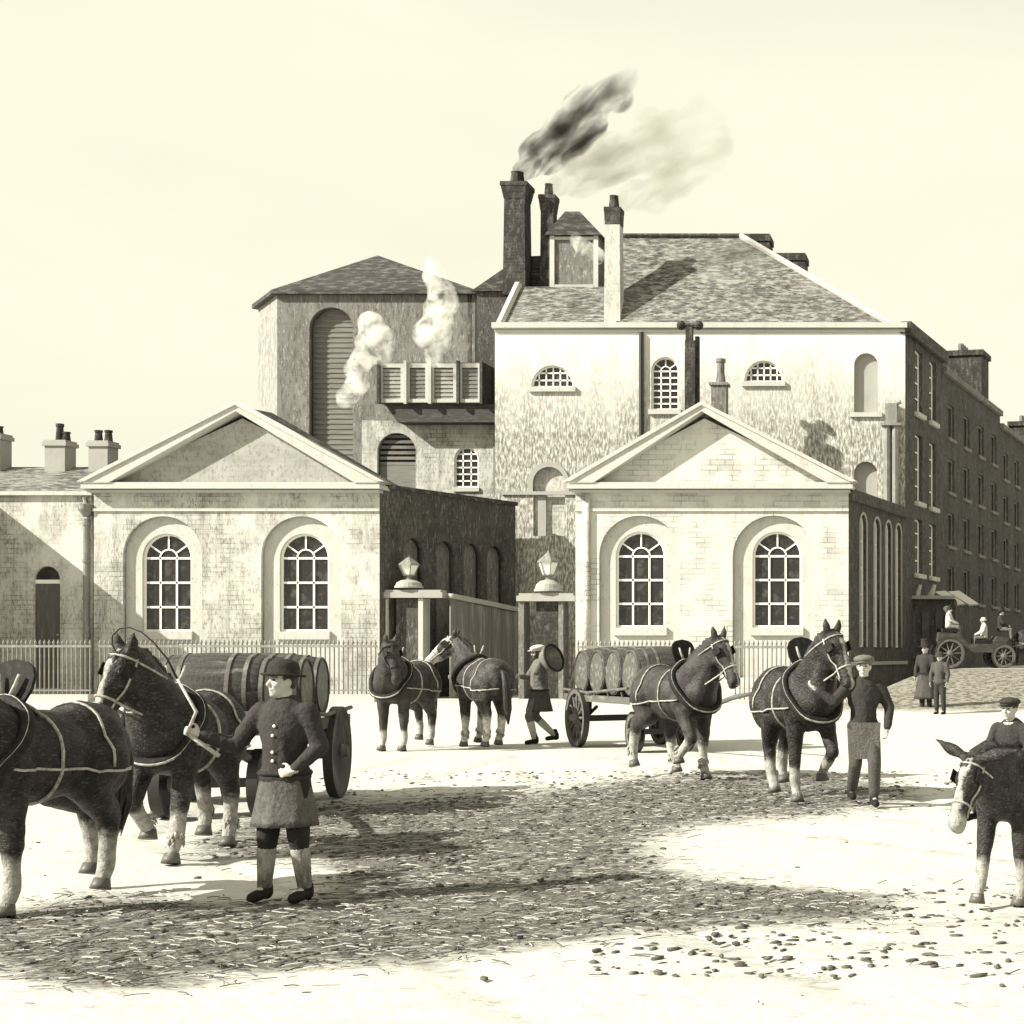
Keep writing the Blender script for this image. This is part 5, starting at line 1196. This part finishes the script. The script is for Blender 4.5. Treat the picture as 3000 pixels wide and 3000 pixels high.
    if skirt:
        z1, z0, r1, r0 = skirt; bm = bmesh.new(); seg = 40; rings = []
        for j in range(9):
            t = j / 8; z = z1 + (z0 - z1) * t; rr = r1 + (r0 - r1) * t; ring = []
            for k in range(seg):
                a = 2 * math.pi * k / seg; f = 1 + .06 * t * math.sin(a * 7 + .6 + t) + .035 * t * math.sin(a * 13 + 2 * t) + .02 * mnoise.noise((math.cos(a) * 3, math.sin(a) * 3, z * 9))
                ring.append(bm.verts.new((rr * .82 * f * math.cos(a), rr * f * math.sin(a), z)))
            rings.append(ring)
        for a_, b_ in zip(rings, rings[1:]):
            for k in range(seg): bm.faces.new((a_[k], a_[(k + 1) % seg], b_[(k + 1) % seg], b_[k]))
        bmesh.ops.solidify(bm, geom=bm.faces[:], thickness=.008); obj('apron_skirt' if not female else 'skirt', bm, skirtm or top, root, True)
        if not female:
            bm = bmesh.new(); tube(bm, [(r1 * .85 * math.cos(a), r1 * 1.03 * math.sin(a), z1) for a in [2 * math.pi * k / 30 for k in range(30)]], .022, 6, True); obj('belt', bm, LEATHER, root, True)
    if apron:
        bm = bmesh.new(); pts = [(-.15, -.42), (.15, -.42), (.17, 0), (-.17, 0)]
        plate(bm, [pts], .012, Vector((.185, 0, .98)), Vector((0, 1, 0)), Vector((.05, 0, 1))); obj('apron', bm, apron, root)
    if not female and skirt and detail:
        for k in range(4):
            bm = bmesh.new(); ell(bm, on_skin(JB, Vector((.5, .02, 1.33 - k * .10)), .004), (.008, .013, .013)); obj('button', bm, BRASS, root, True)
    # hats
    top_c = hc + hu * .055; HM = hrot.to_4x4(); HM.translation = top_c; bm = bmesh.new()
    if hat == 'bowler': lathe(bm, [(.150, -.012), (.158, .0), (.150, .006), (.112, .004), (.112, .05), (.098, .088), (.062, .112), (0, .12)], 24, HM)
    elif hat == 'top': lathe(bm, [(.165, -.012), (.17, .004), (.112, .006), (.105, .16), (.115, .20), (.1, .205), (0, .2)], 22, HM)
    elif hat == 'flat':
        ell(bm, top_c - hf * .005 + hu * .035, (.135, .125, .055), hrot, 3); lathe(bm, [(.104, -.02), (.108, .03), (0, .03)], 20, HM); ell(bm, top_c + hf * .115 + hu * .0, (.06, .075, .012), hrot, 2)
    elif hat == 'sou': lathe(bm, [(.15, -.05), (.155, -.035), (.115, .0), (.112, .04), (.08, .085), (0, .1)], 20, HM)
    elif hat == 'bonnet': ell(bm, top_c - hf * .02, (.12, .105, .11), hrot, 3); ell(bm, top_c + hu * .08, (.07, .08, .05), hrot, 2)
    if hat: obj('hat', bm, hatm, root, True)
    return root
WOOD = mat('dray_timber', (.11, .10, .08), .8, [((3, 16, 16), .45, .65, (.09, .08, .06), .7), ((2, 9, 9), .55, .7, (.30, .28, .22), .5)], .2, 25)
STAVE = mat('barrel_stave', (.06, .055, .044), .75, [((14, 14, 1.2), .45, .62, (.022, .02, .016), .75), ((10, 10, 1.5), .58, .70, (.24, .225, .18), .6)], .25, 25)
HEADW = mat('barrel_head', (.05, .046, .037), .8, [((12, 2, 2), .45, .6, (.04, .036, .028), .7), ((9, 2, 2), .58, .66, (.26, .24, .185), .5)])
HOOPM = mat('iron_hoop', (.09, .08, .062), .5, [((9, 9, 9), .5, .65, (.3, .275, .215), .5)], spec=.5)

def wheel(root, c, rad, axis_y, spokes=12):
    """wheel > hub, tyre, spoke; turns in the local x-z plane"""
    M = Matrix.Translation(Vector(c)) @ Matrix.Rotation(R(90), 4, 'X'); w = .05
    bm = bmesh.new(); lathe(bm, [(rad - .11, -w), (rad - .02, -w), (rad - .02, w), (rad - .11, w), (rad - .11, -w)], 40, M)
    wh = obj('wheel', bm, WOOD, root)
    def sub(nm, bm, m, sm=False):
        return link_mesh(nm, bm_mesh(bm), m, wh, sm)
    bm = bmesh.new(); lathe(bm, [(rad - .02, -w - .008), (rad, -w - .008), (rad, w + .008), (rad - .02, w + .008), (rad - .02, -w - .008)], 40, M); sub('tyre', bm, IRON)
    bm = bmesh.new(); lathe(bm, [(0, -.13), (.055, -.13), (.075, -.09), (.11, -.05), (.11, .05), (.075, .09), (.055, .15), (0, .15)], 18, M); sub('hub', bm, WOOD)
    for k in range(spokes):
        a = 2 * math.pi * k / spokes; bm = bmesh.new()
        tube(bm, [Vector(c) + Vector((math.cos(a) * .09, 0, math.sin(a) * .09)), Vector(c) + Vector((math.cos(a) * (rad - .1), 0, math.sin(a) * (rad - .1)))], [.030, .022], 6); sub('spoke', bm, WOOD)
def dray(label, loc, face, L=3.6, shafts=True):
    root = thing('brewers_dray', label, 'dray', loc, math.atan2(face[1], face[0]), 'horse drawn drays')
    bm = bmesh.new()
    for k in range(7): box(bm, (0, -.66 + k * .22, .96), (L, .205, .05))
    obj('bed', bm, WOOD, root)
    for sy in (1, -1):
        bm = bmesh.new(); box(bm, (0, .80 * sy, .97), (L + .1, .09, .13)); tube(bm, [(-L / 2, .86 * sy, 1.12), (-.3, .88 * sy, 1.08), (L / 2, .86 * sy, 1.20)], .028, 8)
        for x in (-1.5, -.75, 0, .75, 1.5): tube(bm, [(x, .83 * sy, 1.0), (x, .87 * sy, 1.12)], .02, 6)
        obj('side_rail', bm, WOOD, root)
        for x in (-1.0,):
            bm = bmesh.new(); tube(bm, [(x - .45, .62 * sy, .80), (x, .62 * sy, .64), (x + .45, .62 * sy, .80)], .035, 6); box(bm, (x, .62 * sy, .80), (.1, .08, .32)); obj('spring', bm, IRON, root)
        wheel(root, (-1.0, .86 * sy, .58), .58, sy); wheel(root, (1.2, .50 * sy, .38), .38, sy, 10)
    bm = bmesh.new(); box(bm, (-1.0, 0, .56), (.12, 1.7, .12)); obj('axle', bm, IRON, root); bm = bmesh.new(); box(bm, (1.2, 0, .38), (.10, 1.0, .10)); lathe(bm, [(0, .43), (.1, .43), (.1, .72), (.34, .72), (.34, .78), (0, .78)], 20, Matrix.Translation((1.2, 0, 0))); obj('axle', bm, IRON, root)
    if shafts:
        for sy in (1, -1):
            bm = bmesh.new(); tube(bm, [(1.2, .42 * sy, .62), (2.2, .46 * sy, .82), (3.4, .47 * sy, 1.05), (4.25, .44 * sy, 1.14)], [.05, .05, .045, .035], 8); obj('shaft', bm, WOOD if sy > 0 else STRAP, root, True)
    bm = bmesh.new(); box(bm, (L / 2 - .02, 0, 1.09), (.07, 1.55, .22)); obj('head_board', bm, WOOD, root)
    return root
_barrel = {}
def barrel_protos(root_mesh):
    pass
def barrel(label, loc, rotm, Lb=1.32, r=.49, group='barrels lying on the drays'):
    key = (Lb, r)
    if key not in _barrel:
        h = Lb / 2; pr = lambda t: r * (1 - .17 * (2 * t - 1) ** 2)
        bm = bmesh.new(); prof = [(r * .70, -h + .05), (pr(0) - .02, -h + .05), (pr(0) - .02, -h)] + [(pr(k / 10), -h + Lb * k / 10) for k in range(11)] + [(pr(1) - .02, h), (pr(1) - .02, h - .05), (r * .70, h - .05)]
        lathe(bm, prof, 44)
        me = bm_mesh(bm); me.materials.append(STAVE)
        for p in me.polygons: p.use_smooth = True
        bm = bmesh.new()
        for sg in (1, -1): lathe(bm, [(0, sg * (h - .045)), (pr(0) - .022, sg * (h - .045)), (pr(0) - .022, sg * (h - .07)), (0, sg * (h - .07))], 28)
        hd = bm_mesh(bm); hd.materials.append(HEADW); hoops = []
        for t in (.03, .16, .30, .70, .84, .97):
            bm = bmesh.new(); z = -h + Lb * t; lathe(bm, [(pr(t) + .001, z - .022), (pr(t) + .011, z - .022), (pr(t) + .011, z + .022), (pr(t) + .001, z + .022)], 40); q = bm_mesh(bm); q.materials.append(HOOPM); hoops.append(q)
        _barrel[key] = (me, hd, hoops)
    me, hd, hoops = _barrel[key]
    root = thing('barrel', label, 'barrel', loc, 0, group); root.rotation_euler = rotm.to_euler()
    for nm, m_ in [('staves', me), ('head', hd)] + [('hoop', q) for q in hoops]:
        o = bpy.data.objects.new(nm, m_); COL.objects.link(o); o.parent = root
    return root
def at_local(root, p):
    return Matrix.Translation(Vector(root.location)) @ root.rotation_euler.to_matrix().to_4x4() @ (Vector(p) * root.scale[0])

def build_teams():
    # ---- left team: dray behind a horse in shafts, with a lead horse cut by the left edge
    hL = (.22, -1.0)
    d = dray('flat dray with big dark barrels behind the whip man', Vector((-8.95, 18.4, 0)), (.20, -1.0))
    ang = d.rotation_euler.z
    for k, x in enumerate((1.2, .36, -.48, -1.32)):
        lab = ('big dark barrel at the front of the left dray, nearest its horse', 'second barrel from the front on the left dray', 'third barrel from the front on the left dray', 'rearmost barrel on the left dray')[k]
        barrel(lab, at_local(d, (x, 0, 1.41)), Matrix.Rotation(ang, 3, 'Z') @ Matrix.Rotation(R(90), 3, 'X') @ Matrix.Rotation(k * 1.1, 3, 'Z'), 1.25, .43)
    horse('dark horse in the shafts of the left dray, head low beside the whip man', G(548, 2503), (.10, -1), .92, [FWD_F, LIFT_F, STAND_H, BACK_H], neck=(57, -14), head=(-64, -16), sock=.34, blaze=.03, harness=True, group='heavy horses at the brewery gate')
    horse('dark lead horse cut off by the left edge, seen from behind', G(100, 2655), (-.14, -1.0), .88, [STAND_F, FWD_F, STAND_H, BACK_H], neck=(44, 6), head=(-56, 0), sock=.30, blaze=0, housing=True, group='heavy horses at the brewery gate')
    # ---- right team
    d = dray('flat dray loaded with barrels near the right lodge railing', G(1868, 2192), (.66, -1.0))
    ang = d.rotation_euler.z
    for k, x in enumerate((1.33, .42, -.48, -1.38)):
        lab = ('foremost barrel on the right dray, behind the horse', 'second barrel behind the horse on the right dray', 'third barrel behind the horse on the right dray', 'rearmost barrel on the right dray')[k]
        barrel(lab, at_local(d, (x, 0, 1.475)), Matrix.Rotation(ang, 3, 'Z') @ Matrix.Rotation(R(90), 3, 'X') @ Matrix.Rotation(k * .9 + .4, 3, 'Z'))
    horse('dark horse with white feet pulling the right dray', G(1978, 2280), (.72, -.78), 1.0, [STAND_F, LIFT_F, FWD_H, BACK_H], neck=(54, 6), head=(-60, 6), coat=COAT_BROWN, sock=.34, blaze=.02, housing=True)
    horse('dark horse led by the capped man at right', G(2330, 2340), (.50, -.9), 1.0, [LIFT_F, STAND_F, BACK_H, FWD_H], neck=(60, 8), head=(-62, 12), sock=.26, blaze=.025, housing=True)
    # ---- two horses before the gate
    horse('dark horse with drooping head turned aside before the gate', G(1190, 2196), (-.12, -1.0), 1.02, [STAND_F, STAND_F, STAND_H, BACK_H], neck=(48, 26), head=(-70, 34), coat=COAT_BROWN, bodyw=1.05, sock=.2, blaze=.0, harness=True)
    horse('piebald horse with white face looking back before the gate', G(1418, 2190), (-.62, .78), 1.04, [STAND_F, FWD_F, STAND_H, FWD_H], neck=(56, 24), head=(-40, 30), coat=COAT_BAY, sock=.4, blaze=.07, face_patch=.26, harness=True, tail_yaw=-20)

C_SMOCK = cloth('smock_drill', (.20, .186, .15), .6, .5)
C_SPAT = cloth('mottled_gaiter', (.30, .28, .225), .8, .5)
def build_people():
    # man with the whip
    ml = G(835, 2640)
    m = person('man in bowler hat and belted smock holding a whip', ml, (-.18, -1), 1.0, arms=[((-.02, .27, 1.14), (.17, .19, .98)), ((.07, -.36, 1.15), (.24, -.52, 1.235))], legs=[((.03, .13, .49), (-.02, .15, .09)), ((.03, -.12, .49), (.0, -.17, .09))],
               hat='bowler', hatm=C_BLACK, top=C_DARK, skirt=(.95, .56, .175, .235), skirtm=C_SMOCK, gaiter=C_SPAT, bottom=C_BLACK, head_yaw=-28, head_pitch=4, beard=False, sleeve=None, curl=(55, 62), hand_dir=((.2, -.9, -.2), None))
    w0 = at_local(m, (.30, -.58, 1.25))
    t = thing('whip', 'long carter whip with a looping lash held by the man in bowler hat', 'whip', w0)
    s = s_ground(2640)
    def wp(px, py, dd): return Vector(((px - VX) * (s + dd / F), F * s + dd, H - (py - VY) * (s + dd / F))) - w0
    hp = [wp(642, 2215, -.2), Vector((0, 0, 0)), wp(575, 2085, -.16), wp(520, 1990, -.1)]
    bm = bmesh.new(); tube(bm, hp, [.017, .016, .013, .010], 8); obj('handle', bm, STRAP, t, True)
    lash = [wp(520, 1990, -.03), wp(490, 1930, -.03), wp(450, 1882, -.02), wp(415, 1852, 0), wp(380, 1838, .02), wp(350, 1842, .05), wp(330, 1862, .08), wp(328, 1890, .1), wp(345, 1915, .12)]
    bm = bmesh.new(); tube(bm, lash, [.008, .007, .006, .006, .005, .005, .005, .004, .003], 6); obj('lash', bm, LEATHER, t, True)
    # man leading the right horse
    person('capped man in dark jacket walking at the head of the right horse', G(2530, 2362), (.25, -1), 1.03, arms=[((.02, .30, 1.15), (.12, .26, .90)), ((.10, -.36, 1.22), (.06, -.56, 1.36))], legs=[((.17, .10, .51), (.14, .10, .10)), ((.03, -.10, .50), (-.27, -.10, .15))],
           hat='flat', hatm=C_GREY, top=C_DARK, bottom=C_MID, head_yaw=-18, beard=False, apron=C_GREY, boots=LEATHER)
    # man shouldering a basket at the gate
    mp = G(1580, 2180)
    m = person('man in pale cap and grey smock carrying a round load by the gate', mp, (-1, -.55), 1.14, arms=[((.12, .32, 1.28), (.02, .28, 1.52)), ((.14, -.27, 1.18), (.30, -.16, 1.20))], legs=[((.20, .10, .50), (.10, .10, .09)), ((.06, -.10, .5), (-.30, -.10, .14))],
           hat='flat', hatm=C_PALE, top=C_GREY, bottom=C_GREY, skirt=(.96, .58, .19, .27), skirtm=C_GREY, gaiter=C_PALE, beard=True, head_pitch=-8)
    t = thing('wicker_basket', 'round wicker basket on the shoulder of the man by the gate', 'basket', at_local(m, (-.12, .24, 1.50))); t.rotation_euler = (R(20), R(70), 0)
    bm = bmesh.new(); lathe(bm, [(.0, -.1), (.2, -.1), (.27, .02), (.29, .12), (.27, .12), (.25, .02), (.18, -.07), (0, -.07)], 24); obj('basket_body', bm, PLANK, t, True)
    bm = bmesh.new(); tube(bm, [(.28 * math.cos(a), .28 * math.sin(a), .12) for a in [2 * math.pi * k / 24 for k in range(24)]], .025, 6, True); obj('rim', bm, LEATHER, t, True)
    # couple on the bank
    def on_bank(px, py):
        p = G(px, py)
        for _ in range(30): z = bank(p.x, p.y); p = G(px, py, z)
        return p
    person('man in black top hat and dark coat standing by the bank', on_bank(2712, 2088), (-.5, -1), 1.22, hat='top', hatm=C_BLACK, top=C_DARK, bottom=C_DARK, detail=False, beard=False, legs=None, skirt=(1.0, .35, .2, .30), skirtm=C_GREY)
    person('boy in round cap and dark waistcoat beside the top hat man', on_bank(2754, 2094), (-.4, -1), 1.06, hat='sou', hatm=C_DARK, top=C_MID, bottom=C_DARK, detail=False, beard=False)
    # donkey and rider
    dl = G(2995, 2652); dl.y += .3
    dk = horse('small dark donkey with white blaze and muzzle carrying a boy', dl, (-.40, -1), .70, [STAND_F, FWD_F, STAND_H, BACK_H], neck=(12, -4), head=(-62, -8), coat=COAT, sock=.30, blaze=.04, face_patch=.13, group=None, bodyw=.9, name='donkey', donkey=True, ears=(.05, .30), harness=True, blinkers=True, collar=False)
    p = at_local(dk, (.20, 0, 1.42)); p.z -= .95 * .64
    person('boy in soft cap riding the donkey at the right edge', p, (-.6, -1), .64, hat='flat', hatm=C_DARK, top=C_DARK, bottom=C_MID, legs=[((.30, .30, .80), (.22, .42, .42)), ((.30, -.30, .80), (.22, -.42, .42))], arms=[((.14, .28, 1.14), (.34, .12, 1.08)), ((.14, -.28, 1.14), (.34, -.12, 1.06))], beard=False, lean=8)

def build_carriage():
    def at(px, D_):
        x = (px - VX) / F * D_; return Vector((x, D_, bank(x, D_)))
    o = at(2850, 64.5)
    t = thing('open_carriage', 'open carriage with seated passengers on the side street', 'carriage', o, R(12), None, 1.2)
    bm = bmesh.new(); pts = [(-1.1, .55), (.95, .55), (1.15, 1.05), (.75, 1.12), (.55, .85), (-.3, .85), (-.55, 1.2), (-1.3, 1.25), (-1.35, .95)]
    slab(bm, [Vector((a, -.6, b)) for a, b in pts], (0, 1.2, 0)); obj('tub', bm, DARKWOOD, t)
    bm = bmesh.new(); box(bm, (-.9, 0, 1.32), (.55, 1.16, .12)); box(bm, (.3, 0, .93), (.5, 1.16, .12)); obj('seat', bm, LEATHER, t)
    for x, r_ in ((-.95, .52), (.95, .42)):
        for sy in (1, -1): wheel(t, (x, .74 * sy, r_), r_, sy, 10)
    bm = bmesh.new()
    for sy in (1, -1): tube(bm, [(1.0, .3 * sy, .7), (2.6, .32 * sy, .95)], .035, 6)
    obj('shaft', bm, WOOD, t)
    def rider(lab, lp, fc, top, hat, hm, sc=1.0):
        p = t.matrix_basis @ Vector(lp); p.z -= .86 * sc
        person(lab, p, fc, sc, hat=hat, hatm=hm, top=top, bottom=C_GREY, detail=False, beard=False, legs=[((.42, .12, .90), (.45, .12, .48)), ((.42, -.12, .90), (.45, -.12, .48))], arms=[((.1, .24, 1.16), (.32, .12, 1.06)), ((.1, -.24, 1.16), (.32, -.12, 1.06))])
    rider('carriage passenger in white wrap on the rear seat', (-.9, -.28, 1.40), (1, -.2), C_PALE, 'bonnet', C_DARK); rider('dark coated carriage passenger on the rear seat', (-.9, .30, 1.40), (1, -.2), C_DARK, 'bonnet', C_PALE)
    rider('carriage passenger in white facing the rear seat', (.35, -.25, 1.02), (-1, -.2), C_PALE, 'sou', C_PALE)
    rider('coachman in dark coat on the box of the open carriage', (1.0, 0, 1.32), (1, 0), C_DARK, 'top', C_BLACK)
    hp = t.matrix_basis @ Vector((2.3, 0, 0)); hp.z = bank(hp.x, hp.y)
    horse('small dark horse harnessed to the open carriage', hp, (1, .2), .98, [FWD_F, BACK_F, FWD_H, BACK_H], sock=0, blaze=.02, harness=True, low=True, blinkers=False, group='heavy horses at the brewery gate')

# ------------------------------------------------------------------ light and camera
SUN_EL, SUN_AZ = R(34), None
def build_light():
    w = bpy.data.worlds.new('World'); SC.world = w; w.use_nodes = True; nt = w.node_tree; N = nt.nodes; L = nt.links
    bg = N['Background']; sky = N.new('ShaderNodeTexSky'); sky.sky_type = 'NISHITA'; sky.sun_disc = False
    tosun = Vector((-.87, -.49)).normalized()
    sky.sun_elevation = SUN_EL; sky.sun_rotation = math.atan2(tosun.x, tosun.y); sky.air_density = 1.0; sky.dust_density = 4.0; sky.ozone_density = 1.0
    bw = N.new('ShaderNodeRGBToBW'); L.new(sky.outputs[0], bw.inputs[0])
    mx = N.new('ShaderNodeMix'); mx.data_type = 'RGBA'; mx.blend_type = 'MULTIPLY'; mx.inputs[0].default_value = 1; mx.inputs[7].default_value = (1.0, .975, .775, 1)
    mn0 = N.new('ShaderNodeMath'); mn0.operation = 'MINIMUM'; mn0.inputs[1].default_value = SKY_CAP; L.new(bw.outputs[0], mn0.inputs[0])
    tc = N.new('ShaderNodeTexCoord'); mp = N.new('ShaderNodeMapping'); mp.inputs['Scale'].default_value = (3, 3, 9); L.new(tc.outputs['Generated'], mp.inputs[0])
    cn = N.new('ShaderNodeTexNoise'); cn.inputs['Scale'].default_value = 1.5; cn.inputs['Detail'].default_value = 7; L.new(mp.outputs[0], cn.inputs['Vector'])
    cr = N.new('ShaderNodeMapRange'); cr.inputs[1].default_value = .35; cr.inputs[2].default_value = .6; cr.inputs[3].default_value = .965; cr.inputs[4].default_value = 1.0; L.new(cn.outputs[0], cr.inputs[0])
    mn = N.new('ShaderNodeMath'); mn.operation = 'MULTIPLY'; L.new(mn0.outputs[0], mn.inputs[0]); L.new(cr.outputs[0], mn.inputs[1])
    cb = N.new('ShaderNodeCombineColor'); 
    for i in range(3): L.new(mn.outputs[0], cb.inputs[i])
    L.new(cb.outputs[0], mx.inputs[6]); L.new(mx.outputs[2], bg.inputs[0]); bg.inputs[1].default_value = SKY_STR
    sd = bpy.data.lights.new('sun', 'SUN'); sd.energy = SUN_E; sd.angle = R(.5); sd.color = (1, .955, .845)
    so = bpy.data.objects.new('sun', sd); COL.objects.link(so)
    v = Vector((tosun.x * math.cos(SUN_EL), tosun.y * math.cos(SUN_EL), math.sin(SUN_EL))); so.rotation_euler = v.to_track_quat('Z', 'Y').to_euler(); so.location = v * 60
    cd = bpy.data.cameras.new('camera'); cd.sensor_width = 36; cd.lens = F / 3000 * 36; cd.shift_x = (1500 - VX) / 3000; cd.shift_y = (VY - 1500) / 3000; cd.clip_end = 6000; cd.clip_start = .1
    co = bpy.data.objects.new('camera', cd); COL.objects.link(co); co.location = (0, 0, H); co.rotation_euler = (R(90), 0, 0); SC.camera = co
    SC.view_settings.view_transform = 'Standard'; SC.view_settings.look = 'None'; SC.view_settings.exposure = EXPO; SC.view_settings.gamma = 1
    SC.render.engine = 'CYCLES'; SC.cycles.volume_bounces = 4; SC.cycles.volume_step_rate = 2.0; SC.cycles.volume_max_steps = 96
    SC.render.resolution_x = SC.render.resolution_y = 1024
SKY_CAP, SKY_STR, SUN_E, EXPO = 1.97, .15, 3.0, 1.77

build_ground(); build_lodges(); build_left_house(); T1, T2, T3 = build_brewery(); build_tower(); build_terrace()
railing('iron railing on a pale plinth before the low house and its door', -20, 268, 2056, 1884, 2034)
railing('iron railing on a pale plinth before the left lodge', 290, 1104, 2056, 1884, 2034)
railing('iron railing behind the barrels before the right lodge', 1690, 2005, 2062, 1886, 2050)
railing('iron railing between the horses before the right lodge', 2150, 2480, 2062, 1886, 2050)
build_gate(); build_smoke(T1, T2, T3); build_teams(); build_people(); build_carriage(); build_light()
for o in bpy.data.objects:
    for k in ('_poll', '_muzzle'):
        if k in o: del o[k]
